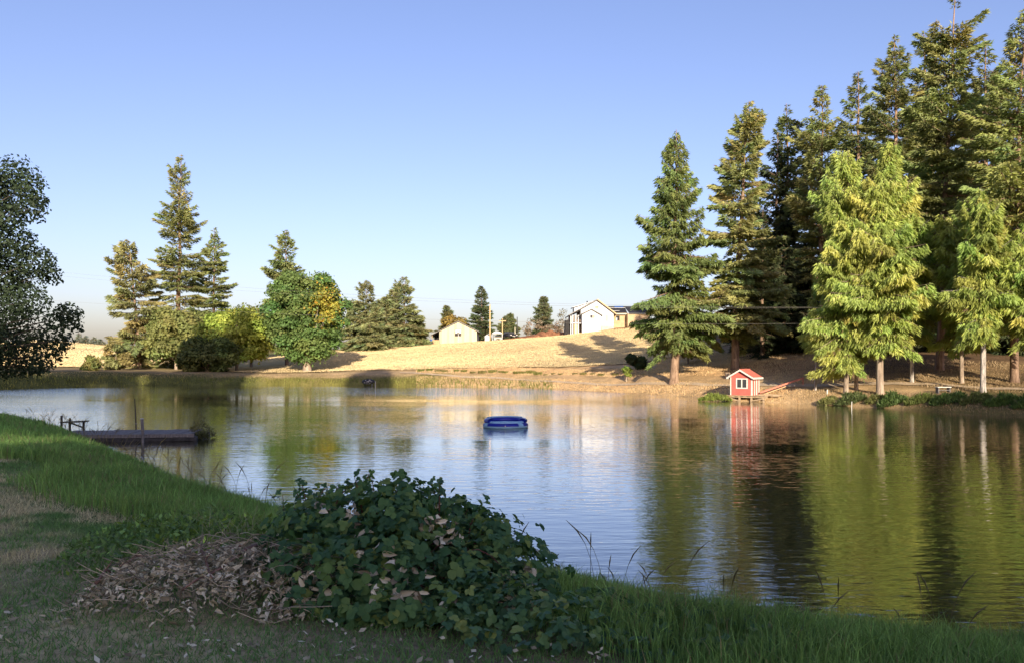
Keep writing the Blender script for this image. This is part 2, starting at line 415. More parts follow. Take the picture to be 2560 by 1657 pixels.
def seg(*parts):
    o = [];
    for a, b, n in parts: o.append(np.linspace(a, b, n, endpoint=False))
    return np.concatenate(o)
xs = seg((-3000,-400,9),(-400,-120,20),(-120,-62,22),(-62,-22,52),(-22,16,104),(16,40,34),(40,110,26),(110,400,20),(400,3001,10)); xs = np.append(xs, 3000)
ys = seg((-400,-60,7),(-60,-3,24),(-3,20,74),(20,40,32),(40,112,122),(112,170,40),(170,330,26),(330,900,12),(900,5001,8)); ys = np.append(ys, 5000)
GX, GY = np.meshgrid(xs, ys)
GZ = gz(GX.ravel(), GY.ravel())
nx, ny = len(xs), len(ys)
ii = (np.arange(ny-1)[:, None]*nx + np.arange(nx-1)[None, :]).ravel()
Q = np.stack([ii, ii+1, ii+nx+1, ii+nx], 1)
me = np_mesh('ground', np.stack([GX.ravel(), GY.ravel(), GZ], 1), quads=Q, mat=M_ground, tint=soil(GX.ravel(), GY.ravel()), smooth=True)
tag(link('ground', me), 'lawn, pond banks and wooded slope round the water', 'ground', kind='structure')

# water: the pond sheet reaches a little into the banks
c0 = SH.mean(0)
pts = []
for i in range(len(SH)):
    a = SH[i-1]; b = SH[(i+1) % len(SH)]; t = b-a; nrm = np.array([t[1], -t[0]]); nrm /= np.linalg.norm(nrm)
    pts.append(SH[i] + nrm*0.5)
mb = MB(); mb.add([(p[0], p[1], 0.0) for p in pts], [tuple(range(len(pts)))])
o = mb.part('pond_water', M_water); tag(o, 'calm pond water with light wind ripples and mirrored trees', 'water', kind='structure')

def strip(name, lower, upper, nu, nv, lift, mat, label):
    lo = np.array(lower, float); up = np.array(upper, float)
    u = np.linspace(0, 1, nu)
    def res(c):
        t = np.linspace(0, 1, len(c)); return np.stack([np.interp(u, t, c[:, k]) for k in (0, 1)], 1)
    A, B = res(lo), res(up)
    v = np.linspace(0, 1, nv)[:, None, None]
    G = A[None]*(1-v) + B[None]*v
    x, y = G[..., 0].ravel(), G[..., 1].ravel()
    z = gz(x, y) + lift
    i = (np.arange(nv-1)[:, None]*nu + np.arange(nu-1)[None, :]).ravel()
    me = np_mesh(name, np.stack([x, y, z], 1), quads=np.stack([i, i+1, i+nu+1, i+nu], 1), mat=mat, smooth=True)
    return tag(link(name, me), label, name.split('_')[-1], kind='structure')
def pl(*a): return [(X(px, d), d) for px, d in a]
strip('straw_field', pl((590,99),(850,99.5),(950,99.5),(1000,99),(1100,97.5),(1200,96),(1300,93.5),(1450,88.5),(1570,84),(1700,83),(1830,86)),
      pl((300,160),(640,158),(760,154),(860,153),(950,152),(1040,151),(1150,150),(1290,148),(1410,141),(1540,135),(1660,128)), 110, 60, 0.09, M_field,
      'sunlit harvested straw field rising behind the pond')
strip('hill_field', pl((-300,112),(0,112),(160,112),(300,116),(420,122)), pl((-300,262),(0,262),(120,262),(250,256),(400,240)), 60, 60, 0.10, M_field,
      'golden field on the far hill at the end of the pond')
pth = [(1000,96.2),(1130,91.5),(1300,84.6),(1400,78.6),(1500,74.2),(1600,70.2),(1720,65),(1840,59.6),(1920,57.8),(2000,56.2),(2200,53.2),(2350,50.6),(2500,47.2),(2650,45)]
strip('gravel_path', pl(*[(a, b-0.45) for a, b in pth]), pl(*[(a, b+0.45) for a, b in pth]), 160, 4, 0.05, M_gravel, 'pale gravel path along the far bank')

# ------------------------------------------------------------------ plants: generators
def unit(v): return v/np.maximum(np.linalg.norm(v, axis=-1, keepdims=True), 1e-9)
def diamonds(p, d, side, l, wd):
    """leaf or needle spray: a pointed lozenge from p along d"""
    n = len(p)
    V = np.empty((n, 4, 3), np.float32)
    V[:, 0] = p; V[:, 1] = p + d*(l*0.45)[:, None] + side*(wd*0.5)[:, None]; V[:, 2] = p + d*l[:, None]; V[:, 3] = p + d*(l*0.45)[:, None] - side*(wd*0.5)[:, None]
    return V.reshape(-1, 3), np.arange(n*4).reshape(n, 4)
def spikes(p, d, side, l, wd):
    """needle spray: a narrow pointed blade"""
    V = np.stack([p-side*(wd*0.5)[:, None], p+side*(wd*0.5)[:, None], p+d*l[:, None]], 1).astype(np.float32)
    return V.reshape(-1, 3), np.arange(len(p)*3).reshape(-1, 3)
def tubes_np(paths, rads, n=4):
    """many tapered tubes with the same number of points: paths (N,S,3), rads (N,S)"""
    Nn, S, _ = paths.shape
    d = np.gradient(paths, axis=1); d = unit(d)
    ref = np.array([0.13, 0.21, 0.97]); r = unit(np.cross(d, ref)); u = np.cross(r, d)
    a = np.arange(n)*2*np.pi/n
    V = paths[:, :, None, :] + (r[:, :, None, :]*np.cos(a)[None, None, :, None] + u[:, :, None, :]*np.sin(a)[None, None, :, None])*rads[:, :, None, None]
    base = (np.arange(Nn)[:, None, None]*S + np.arange(S-1)[None, :, None])*n + np.arange(n)[None, None, :]
    nb = (np.arange(Nn)[:, None, None]*S + np.arange(S-1)[None, :, None])*n + ((np.arange(n)+1) % n)[None, None, :]
    Qd = np.stack([base, nb, nb+n, base+n], -1).reshape(-1, 4)
    return V.reshape(-1, 3), Qd

def conifer(rng, H, R, zb, K0, nb=170, size=0.5, hang=0.4, col=(0.1, 0.11, 0.04), shape=0.8, lean=(0, 0), gap=None, irregular=0.3, rise=1.0, trunk_r=None, ragged=0.0, low=0.55, lowt=0.15, whorl=1.0, slim=1.0):
    """returns trunk, branches and spray arrays of one conifer standing at the origin"""
    Hc = H-zb; K = int(K0*1.42); size = size*0.86
    t = np.sort(rng.uniform(0, 1, nb)**1.0)
    t = (t*22 + 0.55*whorl*np.round(t*22-0.3))/(22*(1+0.55*whorl))       # gather into loose whorls
    t = np.clip(t + rng.normal(0, 0.008, nb), 0, 0.985)
    a = np.arange(nb)*2.39996 + rng.normal(0, 0.5, nb)
    prof = (1-t)**shape * np.clip(low + (1-low)*t/lowt, 0, 1) * np.clip((1.0-t)/0.16, 0, 1)**0.45 + 0.02
    ph = rng.uniform(0, 6.28, 4)
    lob = 1 + irregular*(np.sin(a+ph[0]+t*7)*0.6 + np.sin(2*a+ph[1]-t*11)*0.4 + 0.5*np.sin(t*26+ph[2]))
    L = R*prof*np.clip(lob, 0.35, 1.5)*rng.uniform(0.72, 1.12, nb)
    if ragged: L = L*np.where(rng.uniform(size=nb) < ragged, rng.uniform(1.15, 1.5, nb), 1.0)*np.where(rng.uniform(size=nb) < ragged, 0.5, 1.0)
    z0 = zb + t*Hc
    if gap is not None:
        keep = ~((z0 > gap[0]) & (z0 < gap[1]) & (rng.uniform(size=nb) < 0.85)); a, L, z0, t = a[keep], L[keep], z0[keep], t[keep]; nb = len(a)
    el = np.radians(-16 + 58*t*rise + rng.normal(0, 7, nb))
    curve = -0.28*(1-t) + rng.normal(0, 0.06, nb)
    out = np.stack([np.cos(a), np.sin(a), 0*a], 1); lat = np.stack([-np.sin(a), np.cos(a), 0*a], 1)
    def shift(z): q = np.clip(z/H, 0, 1); return np.stack([lean[0]*q**1.4, lean[1]*q**1.4, 0*q], -1)
    def bp(i, s):
        p = out[i]*(L[i]*s*np.cos(el[i]))[:, None]
        p[:, 2] = z0[i] + L[i]*(np.sin(el[i])*s + curve[i]*s*s + 0.10*s**4)
        return p + shift(z0[i])
    pr = L**1.25; pr /= pr.sum()
    i = rng.choice(nb, K, p=pr)
    s = 0.04 + 0.96*rng.uniform(0, 1, K)**0.72
    side = rng.choice([-1, 1], K)*rng.uniform(0, 1, K)**0.8
    wlat = (L[i]*0.34*(1.05-s)**0.65 + 0.10)*side
    p = bp(i, s) + lat[i]*wlat[:, None] + out[i]*(np.abs(wlat)*0.35)[:, None]
    p[:, 2] += -np.abs(wlat)*(0.12+0.5*hang) + rng.normal(0, 0.05, K) - hang*rng.uniform(0, 0.35, K)
    d = out[i]*0.8 + lat[i]*(np.sign(side)*0.75*np.abs(side)**0.5)[:, None] + rng.normal(0, 0.32, (K, 3))
    d[:, 2] += -hang*1.15 + 0.25*t[i]
    d = unit(d)
    nrm = rng.normal(0, 0.7, (K, 3)) + out[i]*0.35; nrm[:, 2] += 0.5*(1-hang*0.6)
    sd = unit(np.cross(d, nrm))
    l = size*rng.uniform(0.6, 1.25, K)*(0.65+0.35*np.clip(L[i]/R, 0, 1)); wd = l*rng.uniform(0.22, 0.4, K)*slim
    V, Qd = spikes(p, d, sd, l*1.05, wd*1.15)
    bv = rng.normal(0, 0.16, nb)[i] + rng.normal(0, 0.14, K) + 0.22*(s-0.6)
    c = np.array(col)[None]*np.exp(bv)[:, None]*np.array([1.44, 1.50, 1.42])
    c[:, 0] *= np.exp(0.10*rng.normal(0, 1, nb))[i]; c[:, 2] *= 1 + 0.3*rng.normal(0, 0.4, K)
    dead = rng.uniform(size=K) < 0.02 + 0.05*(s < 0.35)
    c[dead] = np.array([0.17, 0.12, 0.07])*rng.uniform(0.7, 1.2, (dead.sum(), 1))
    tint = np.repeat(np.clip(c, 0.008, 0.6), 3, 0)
    # branches
    S = 5; ss = np.linspace(0, 1, S)
    path = np.stack([bp(np.arange(nb), np.full(nb, q)) for q in ss], 1)
    br = (0.012+0.012*L)[:, None]*(1-0.85*ss)[None]
    BV, BQ = tubes_np(path, br, 3)
    # trunk
    tr = trunk_r or (0.013*H+0.03)
    zz = np.concatenate([[-0.4, 0.0, 0.35, 1.0], np.linspace(2.2, H*0.995, 9)]); rad = tr*np.concatenate([[1.4, 1.25, 1.08, 1.0], np.linspace(0.95, 0.06, 9)])
    pt = shift(zz) + np.stack([0.25*tr*np.sin(zz*0.5+ph[3]), 0.25*tr*np.cos(zz*0.43), zz], 1)
    TV, TQ = tubes_np(pt[None], rad[None], 10)
    return (TV, TQ), (BV, BQ), (V, Qd, tint)

CONE_CACHE = {}
def conifer_tree(name, label, px, d, top, hw, cb, seed, K, col, group, base_py=None, mat=None, cat='tree', top_px=None, y_off=0, share=None, **kw):
    """one conifer; trees of a shared kind are the same plant at another size and turn"""
    rng = np.random.default_rng(seed)
    x = X(px, d); z = gz1(x, d) - 0.03
    H = Z(top, d) - z; R = hw*d/F; zb = max(0.5, Z(cb, d)-z)
    t = thing(name, label, cat, (x, d, z), 0, group)
    if share in CONE_CACHE:
        ms, H0, R0 = CONE_CACHE[share]
        t.scale = (R/R0, R/R0, H/H0); t.rotation_euler = (0, 0, rng.uniform(0, 6.283))
    else:
        lean = ((top_px-px)*d/F if top_px is not None else rng.normal(0, 0.15), rng.normal(0, 0.15))
        (TV, TQ), (BV, BQ), (V, Qd, tint) = conifer(rng, H, R, zb, K, col=col, lean=lean, **kw)
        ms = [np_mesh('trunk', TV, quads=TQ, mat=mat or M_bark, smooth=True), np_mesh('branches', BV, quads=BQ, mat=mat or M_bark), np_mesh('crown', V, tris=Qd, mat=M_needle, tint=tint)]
        if share is not None: CONE_CACHE[share] = (ms, H, R)
    for nm, m in zip(('trunk', 'branches', 'crown'), ms):
        o = link(nm, m, t)
        if nm == 'branches': o['kind'] = 'stuff'
    return t

def broadleaf(rng, H, R, zb, K, ncl=60, leaf=0.3, col=(0.09, 0.13, 0.035), rc=None, egg=1.0, patch=None, squash=0.75, limbs=9, trunk_r=None, center=(0, 0), flat=0.0, open_=0.0):
    """a spreading tree or shrub: limbs to clumps, each clump a shell of leaves"""
    Hc = H-zb; rc = rc or R*0.34
    u = rng.uniform(-1, 1, ncl); a = rng.uniform(0, 6.283, ncl); rr = rng.uniform(0.45, 1, ncl)**0.6
    cz = zb + Hc*(0.5+0.5*u*rr) ; q = (cz-zb)/Hc
    prof = np.sqrt(np.clip(1-np.abs(2*q**egg-1)**2.3, 0.02, 1))
    rad = np.maximum(R*prof*rr - rc*0.35, 0)
    C = np.stack([center[0]+rad*np.cos(a), center[1]+rad*np.sin(a), np.clip(cz, zb+rc*0.4, H-rc*0.55)], 1)
    cr = rc*rng.uniform(0.7, 1.25, ncl)
    i = rng.choice(ncl, K, p=cr**2/(cr**2).sum())
    n = unit(rng.normal(0, 1, (K, 3))); n[:, 2] = np.where(n[:, 2] < -0.35, n[:, 2]*0.4, n[:, 2]); n = unit(n)
    p = C[i] + n*(cr[i]*(0.5+0.55*rng.uniform(0, 1, K)**0.55))[:, None]*np.array([1, 1, squash])
    p += rng.normal(0, 0.04*R, (K, 3))*np.array([1, 1, 0.6])
    p[:, 2] = np.maximum(p[:, 2], zb*0.6+0.02)
    nn = unit(n + rng.normal(0, 0.5, (K, 3)) + np.array([0, 0, 0.35+flat]))
    d = unit(np.cross(nn, rng.normal(0, 1, (K, 3)))); d[:, 2] -= 0.25; d = unit(d)
    sd = unit(np.cross(d, nn))
    l = leaf*rng.uniform(0.65, 1.3, K); V, Qd = diamonds(p, d, sd, l, l*rng.uniform(0.55, 0.8, K))
    cl = rng.normal(0, 0.15, ncl)
    c = np.array(col)[None]*np.exp(cl[i] + rng.normal(0, 0.16, K))[:, None]
    c[:, 0] *= np.exp(rng.normal(0, 0.12, ncl))[i]
    if patch is not None:
        pc, prd, pcol = patch
        inp = np.linalg.norm((p-np.array(pc))*np.array([1.15, 0.7, 0.8]), axis=1)/prd + rng.normal(0, 0.3, K)
        m = np.clip((1.1-inp)/0.25, 0, 1)[:, None]
        c = c*(1-m) + m*np.array(pcol)*np.exp(rng.normal(0, 0.18, (K, 1)))*np.where(rng.uniform(size=(K, 1)) < 0.18, np.array([[1.15, 0.7, 0.6]]), 1)
    tint = np.repeat(np.clip(c, 0.006, 0.7), 4, 0)
    tr = trunk_r or 0.02*H+0.03
    zz = np.array([-0.3, 0, 0.3, 0.8, max(1.0, zb*0.9), zb+0.35*Hc, zb+0.75*Hc]); rd = tr*np.array([1.5, 1.35, 1.1, 1.0, 0.9, 0.5, 0.12])
    zz = np.maximum.accumulate(zz + np.arange(7)*1e-3)
    pt = np.stack([center[0]*np.clip(zz/H, 0, 1), center[1]*np.clip(zz/H, 0, 1), zz], 1)
    TV, TQ = tubes_np(pt[None], rd[None], 8)
    k = rng.choice(ncl, min(limbs, ncl), replace=False)
    S = 5; ss = np.linspace(0, 1, S)
    st = np.stack([np.full(len(k), center[0]*0.3), np.full(len(k), center[1]*0.3), zb*0.75 + 0.35*Hc*rng.uniform(0, 1, len(k))*np.clip((C[k, 2]-zb)/Hc, 0, 1)], 1)
    path = st[:, None]*(1-ss)[None, :, None] + C[k][:, None]*ss[None, :, None]
    path[:, :, 2] += (0.10*H*np.sin(ss*np.pi))[None]*rng.uniform(0.0, 0.6, (len(k), 1))
    BV, BQ = tubes_np(path, (tr*0.42)*(1-0.85*ss)[None]*np.ones((len(k), 1)), 5)
    return (TV, TQ), (BV, BQ), (V, Qd, tint)

def leafy(name, label, px, d, top, hw, cb, seed, K, col, group=None, cat='tree', mat=None, xyz=None, Hset=None, Rset=None, wood=True, **kw):
    rng = np.random.default_rng(seed)
    if xyz is None:
        x, y = X(px, d), d; z = gz1(x, y)-0.03
        H = Z(top, d)-z; R = hw*d/F; zb = max(0.02, Z(cb, d)-z)
    else:
        x, y = xyz; z = gz1(x, y)-0.03; H, R, zb = Hset, Rset, cb
    (TV, TQ), (BV, BQ), (V, Qd, tint) = broadleaf(rng, H, R, zb, K, col=col, **kw)
    t = thing(name, label, cat, (x, y, z), 0, group)
    if wood:
        link('trunk' if cat == 'tree' else 'stem', np_mesh('trunk', TV, quads=TQ, mat=mat or M_barkg, smooth=True), t)
        link('branches', np_mesh('branches', BV, quads=BQ, mat=mat or M_barkg, smooth=True), t)
    link('crown' if cat == 'tree' else 'foliage', np_mesh('crown', V, quads=Qd, mat=M_leaf, tint=tint), t)
    return t

# ------------------------------------------------------------------ trees
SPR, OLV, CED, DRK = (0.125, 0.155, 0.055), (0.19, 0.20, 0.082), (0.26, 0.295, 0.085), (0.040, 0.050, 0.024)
GR = 'tall conifers on the wooded right bank'
ct = conifer_tree
ct('spruce_tree', 'dark drooping spruce with a bare orange trunk, beside the white house', 1688, 66.5, 322, 118, 862, 11, 36000, SPR, GR, nb=250, hang=0.75, size=0.46, top_px=1690, irregular=0.38, shape=0.62, ragged=0.12, trunk_r=0.36)
ct('fir_tree', 'olive fir with bare lower trunk right behind the red hut', 1836, 66, 250, 98, 830, 12, 36000, OLV, GR, nb=250, hang=0.35, size=0.46, top_px=1873, irregular=0.42, shape=0.45, ragged=0.1, trunk_r=0.33)
ct('fir_tree', 'fir with a twin-shouldered top between the hut tree and the yellow cedar', 2050, 78, 208, 104, 820, 13, 28000, OLV, GR, nb=230, hang=0.3, size=0.52, irregular=0.4, shape=0.52, top_px=2058)
ct('fir_tree', 'dark fir with a sharp tip, left of the tallest bare-topped fir', 2235, 70, 82, 108, 760, 14, 34000, (0.155,0.165,0.07), GR, nb=260, hang=0.3, size=0.48, irregular=0.4, shape=0.55, top_px=2240, ragged=0.1)
ct('fir_tree', 'tallest fir, its bare trunk showing under a sparse tufted top', 2352, 55.5, -60, 120, 780, 15, 38000, (0.185,0.195,0.08), GR, nb=260, hang=0.3, size=0.42, irregular=0.45, shape=0.42, top_px=2388, gap=(23.3, 25.7), ragged=0.2, trunk_r=0.27)
ct('fir_tree', 'tall dense fir cut off by the right edge of the picture', 2536, 49.5, 15, 140, 790, 16, 38000, (0.19,0.205,0.075), GR, nb=260, hang=0.35, size=0.40, irregular=0.4, shape=0.5, top_px=2560, trunk_r=0.24)
ct('cedar_tree', 'bright yellow-green cedar with twin tops, leftmost of the cedars', 2116, 51, 372, 124, 900, 17, 54000, CED, GR, nb=260, hang=1.0, size=0.37, irregular=0.5, shape=0.48, low=0.45, lowt=0.3, mat=M_barkg, trunk_r=0.15, whorl=0.0, slim=0.8, rise=1.25)
ct('cedar_tree', 'yellow-green cedar with a thick pale sunlit trunk', 2200, 49.5, 358, 116, 850, 18, 46000, (0.24,0.275,0.078), GR, nb=250, hang=1.0, size=0.37, irregular=0.5, shape=0.48, low=0.45, lowt=0.3, mat=M_barkg, top_px=2215, trunk_r=0.21, whorl=0.0, slim=0.8, rise=1.25)
ct('cedar_tree', 'slim cedar on a thin mottled pale trunk right of the thick pale trunk', 2281, 52.5, 500, 90, 835, 19, 22000, (0.22,0.255,0.07), GR, nb=160, hang=1.0, size=0.37, irregular=0.45, shape=0.48, low=0.45, lowt=0.3, mat=M_barkp, trunk_r=0.12, whorl=0.0, slim=0.8, rise=1.25)
ct('cedar_tree', 'yellow-green cedar on a straight grey trunk near the right edge', 2460, 46.5, 470, 92, 840, 20, 30000, (0.22,0.255,0.07), GR, nb=190, hang=1.0, size=0.37, irregular=0.5, shape=0.5, low=0.35, lowt=0.35, mat=M_barkp, trunk_r=0.15, whorl=0.0, slim=0.8, rise=1.25)
ct('cedar_tree', 'young cedar on a thin curved white trunk at the path', 2038, 54, 640, 44, 855, 21, 7000, CED, GR, nb=100, hang=1.0, size=0.37, irregular=0.4, low=0.3, lowt=0.3, mat=M_barkp, trunk_r=0.085, top_px=2062, whorl=0.0, slim=0.8, rise=1.25)
ct('cedar_tree', 'slender cedar trunk close behind the leftmost cedar', 2142, 52.2, 560, 50, 890, 22, 9000, (0.23,0.255,0.066), GR, nb=100, hang=1.0, size=0.37, irregular=0.4, mat=M_barkg, trunk_r=0.12, whorl=0.0, slim=0.8, rise=1.25)
ct('cedar_tree', 'yellow-green cedar boughs hanging between the tallest fir and the right edge', 2405, 50.5, 500, 98, 842, 23, 24000, (0.215,0.25,0.07), GR, nb=150, hang=1.0, size=0.37, irregular=0.5, shape=0.5, low=0.5, lowt=0.3, mat=M_barkg, trunk_r=0.12, whorl=0.0, slim=0.8, rise=1.25)
ct('cedar_tree', 'green cedar boughs half outside the right edge', 2580, 46.0, 520, 95, 836, 24, 17000, (0.21,0.245,0.065), GR, nb=150, hang=1.0, size=0.37, irregular=0.5, shape=0.5, low=0.5, lowt=0.3, mat=M_barkg, trunk_r=0.14, whorl=0.0, slim=0.8, rise=1.25)
for k, (px, d, top, hw, lab) in enumerate([(2150,82,175,96,'mid-green fir behind the leftmost cedars, left of the sharp-tipped fir'), (2308,76,70,92,'mid-green fir filling the gap left of the tallest fir'), (2462,70,95,100,'mid-green fir filling the gap right of the tallest fir'), (1968,84,255,84,'mid-green fir in the gap right of the hut fir')]):
    ct('fir_tree', lab, px, d, top, hw, 850, 160+k, 15000, (0.115,0.13,0.055), GR, nb=190, hang=0.35, size=0.62, irregular=0.4, shape=0.55)
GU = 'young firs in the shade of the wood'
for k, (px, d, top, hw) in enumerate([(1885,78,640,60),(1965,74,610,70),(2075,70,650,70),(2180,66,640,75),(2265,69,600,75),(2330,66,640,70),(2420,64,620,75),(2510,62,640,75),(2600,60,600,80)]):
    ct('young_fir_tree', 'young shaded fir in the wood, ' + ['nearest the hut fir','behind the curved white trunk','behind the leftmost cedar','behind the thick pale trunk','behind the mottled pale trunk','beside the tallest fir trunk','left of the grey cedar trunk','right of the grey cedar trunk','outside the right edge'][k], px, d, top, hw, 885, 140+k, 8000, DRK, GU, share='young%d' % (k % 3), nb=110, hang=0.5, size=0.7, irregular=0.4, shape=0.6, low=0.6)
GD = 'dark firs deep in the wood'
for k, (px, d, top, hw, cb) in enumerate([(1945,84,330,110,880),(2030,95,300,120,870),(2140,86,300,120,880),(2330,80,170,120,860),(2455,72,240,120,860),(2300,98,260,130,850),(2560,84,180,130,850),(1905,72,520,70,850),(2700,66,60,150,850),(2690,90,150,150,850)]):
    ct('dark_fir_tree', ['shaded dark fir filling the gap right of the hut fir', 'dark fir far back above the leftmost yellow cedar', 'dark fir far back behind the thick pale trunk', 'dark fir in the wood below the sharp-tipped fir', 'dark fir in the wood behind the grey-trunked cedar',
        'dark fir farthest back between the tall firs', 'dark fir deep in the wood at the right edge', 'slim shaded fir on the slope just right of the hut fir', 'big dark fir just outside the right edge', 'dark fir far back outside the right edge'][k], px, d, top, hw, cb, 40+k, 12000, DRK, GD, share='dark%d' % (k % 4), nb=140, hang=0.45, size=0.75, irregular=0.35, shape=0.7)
GL = 'conifers at the left end of the pond'
ct('spruce_tree', 'tallest spruce of the group on the left far bank', 446, 117, 383, 92, 905, 31, 24000, (0.165,0.178,0.075), GL, nb=240, hang=0.35, size=0.62, irregular=0.3, shape=0.62, top_px=452, ragged=0.1)
ct('fir_tree', 'ragged leaning fir with a broken sparse top beside the tallest spruce', 350, 113, 598, 80, 910, 32, 15000, (0.205,0.195,0.09), GL, nb=130, hang=0.4, size=0.75, irregular=0.5, shape=0.5, top_px=318, ragged=0.25)
ct('fir_tree', 'pointed fir on the right flank of the tallest spruce', 535, 119, 568, 70, 890, 33, 15000, (0.16,0.178,0.072), GL, nb=150, hang=0.2, size=0.6, irregular=0.25, shape=0.62, rise=1.0)
ct('fir_tree', 'fir rising behind the round maple', 716, 121, 573, 66, 860, 34, 13000, (0.16,0.185,0.08), GL, nb=180, hang=0.2, size=0.75, irregular=0.45, shape=0.6)
GC = 'conifer clump left of the barn'
for k, (px, top, hw, d, lab) in enumerate([(917,700,48,146,'olive fir with rounded top, left in the clump by the barn'), (884,748,38,150,'low fir at the left end of the clump by the barn'), (965,742,46,149,'low broad fir in the middle of the clump by the barn'),
                              (982,718,34,153,'slim fir tip behind the middle of the clump by the barn'), (1012,690,48,147,'tallest fir, right in the clump by the barn'), (1040,790,30,150,'small fir at the right end of the clump by the barn'), (940,770,44,143,'short bushy fir at the front of the clump by the barn')]):
    ct('fir_tree', lab, px, d, top, hw, 880, 50+k, 9000, (0.165,0.172,0.085), GC, nb=160, hang=0.3, size=0.75, irregular=0.35, shape=0.5)
GB = 'trees on the ridge by the houses'
for k, (px, top, hw, d, cb, col, lab) in enumerate([(1205,715,36,172,845,(0.075,0.092,0.045),'dark pointed spruce standing just right of the barn'), (1118,763,26,185,850,(0.12,0.125,0.06),'thin-topped spruce peeking over the left half of the barn roof'),
        (1360,738,30,175,835,(0.115,0.125,0.07),'grey-green fir beside the red earth mound'), (1262,790,20,190,850,(0.11,0.12,0.06),'small fir behind the crossarm pole'), (1277,783,22,192,850,(0.11,0.125,0.06),'small fir behind the black car')]):
    ct('fir_tree', lab, px, d, top, hw, cb, 60+k, 8000, col, GB, nb=160, hang=0.15, size=0.75, irregular=0.25, shape=0.62)
for k, (px, top, hw) in enumerate([(198,830,9),(214,838,8),(236,842,8),(252,847,7)]):
    ct('far_conifer', 'tiny conifer on the skyline of the golden hill, number %s from the hill crest' % ['one','two','three','four'][k] if False else ['biggest tiny conifer on the skyline of the golden hill', 'second tiny conifer from the left on the golden hill skyline', 'third tiny conifer from the left on the golden hill skyline', 'rightmost tiny conifer on the golden hill skyline'][k],
       px, 285, top, hw, 860, 70+k, 900, (0.14,0.15,0.13), 'tiny conifers on the far hill', nb=50, size=1.2)

lf = leafy
lf('maple_tree', 'round green maple with one yellow branch, alone on the far bank', 768, 104, 678, 98, 906, 81, 46000, (0.135,0.205,0.060), cat='tree', ncl=230, leaf=0.36, rc=1.15, egg=1.15, squash=0.62, limbs=14, trunk_r=0.55,
   patch=((3.0, -2.6, 8.4), 1.9, (0.38, 0.36, 0.065)))
lf('hazel_tree', 'bright yellow-green rounded tree left of the maple', 592, 106, 772, 84, 905, 82, 20000, (0.29,0.34,0.065), 'broadleaf trees on the left far bank', ncl=70, leaf=0.38, rc=1.4, limbs=8)
lf('hazel_tree', 'low leafy thicket in front of the yellow-green tree, tree shadow put into its dark colour', 520, 101.5, 845, 74, 934, 83, 16000, (0.085,0.115,0.035), 'broadleaf trees on the left far bank', ncl=60, leaf=0.36, rc=1.1, limbs=8, egg=0.8)  # dark leaf colour stands in for tree shadow cast on the foliage here
lf('oak_tree', 'olive broadleaf tree under the tallest spruce', 440, 110, 775, 78, 905, 84, 20000, (0.215,0.24,0.08), 'broadleaf trees on the left far bank', ncl=70, leaf=0.4, rc=1.2, limbs=8)
lf('oak_tree', 'olive tree hidden between yellow-green tree and maple', 628, 118, 768, 52, 900, 85, 9000, (0.17,0.19,0.06), 'broadleaf trees on the left far bank', ncl=40, leaf=0.42, rc=1.3, limbs=6)
lf('shrub', 'small lone green bush before the golden hill', 229, 96, 889, 23, 926, 86, 2600, (0.16,0.18,0.055), cat='shrub', ncl=14, leaf=0.3, rc=0.5)
lf('shrub', 'pale scrubby bush at the foot of the leaning fir', 290, 103, 860, 34, 926, 87, 3600, (0.24,0.22,0.085), cat='shrub', ncl=20, leaf=0.35, rc=0.7)
lf('shrub', 'round dark bush at the foot of the drooping spruce', 1590, 79, 886, 24, 918, 88, 3000, (0.06,0.085,0.025), cat='shrub', ncl=16, leaf=0.25, rc=0.45)
lf('shrub', 'little green sapling on the bare slope above the path', 1566, 73, 915, 12, 938, 89, 500, (0.20,0.26,0.05), cat='shrub', ncl=8, leaf=0.2, rc=0.22)
lf('shrub', 'rust-tinged leafy bush behind the spruce trunk', 1720, 76, 850, 38, 890, 90, 3500, (0.15,0.14,0.05), cat='shrub', ncl=18, leaf=0.28, rc=0.6)
lf('autumn_tree', 'rounded autumn-tinged tree behind the barn roof', 1142, 178, 790, 34, 850, 91, 4500, (0.24,0.17,0.045), GB, ncl=30, leaf=0.55, rc=1.2, limbs=6)
for k, (px, top, hw, lab) in enumerate([(1322,796,12,'bare twiggy shrub left of the earth mound'), (1345,800,14,'bare shrub in front of the grey-green fir'), (1385,812,24,'rusty bare thicket right of the grey-green fir'), (1408,770,16,'tall bare tree next to the white house'), (1045,830,16,'rusty shrub at the right end of the conifer clump')]):
    lf('bare_shrub', lab, px, 170, top, hw, 836, 92+k, 420 if k != 2 else 900, (0.25,0.205,0.14), GB, cat='shrub', ncl=12, leaf=0.34, rc=0.8, limbs=12, trunk_r=0.09, mat=M_barkp)
lf('shrub', 'low dark bush on top of the red earth mound', 1352, 150, 826, 20, 836, 99, 1300, (0.06,0.08,0.03), cat='shrub', ncl=8, leaf=0.3, rc=0.4, wood=False)
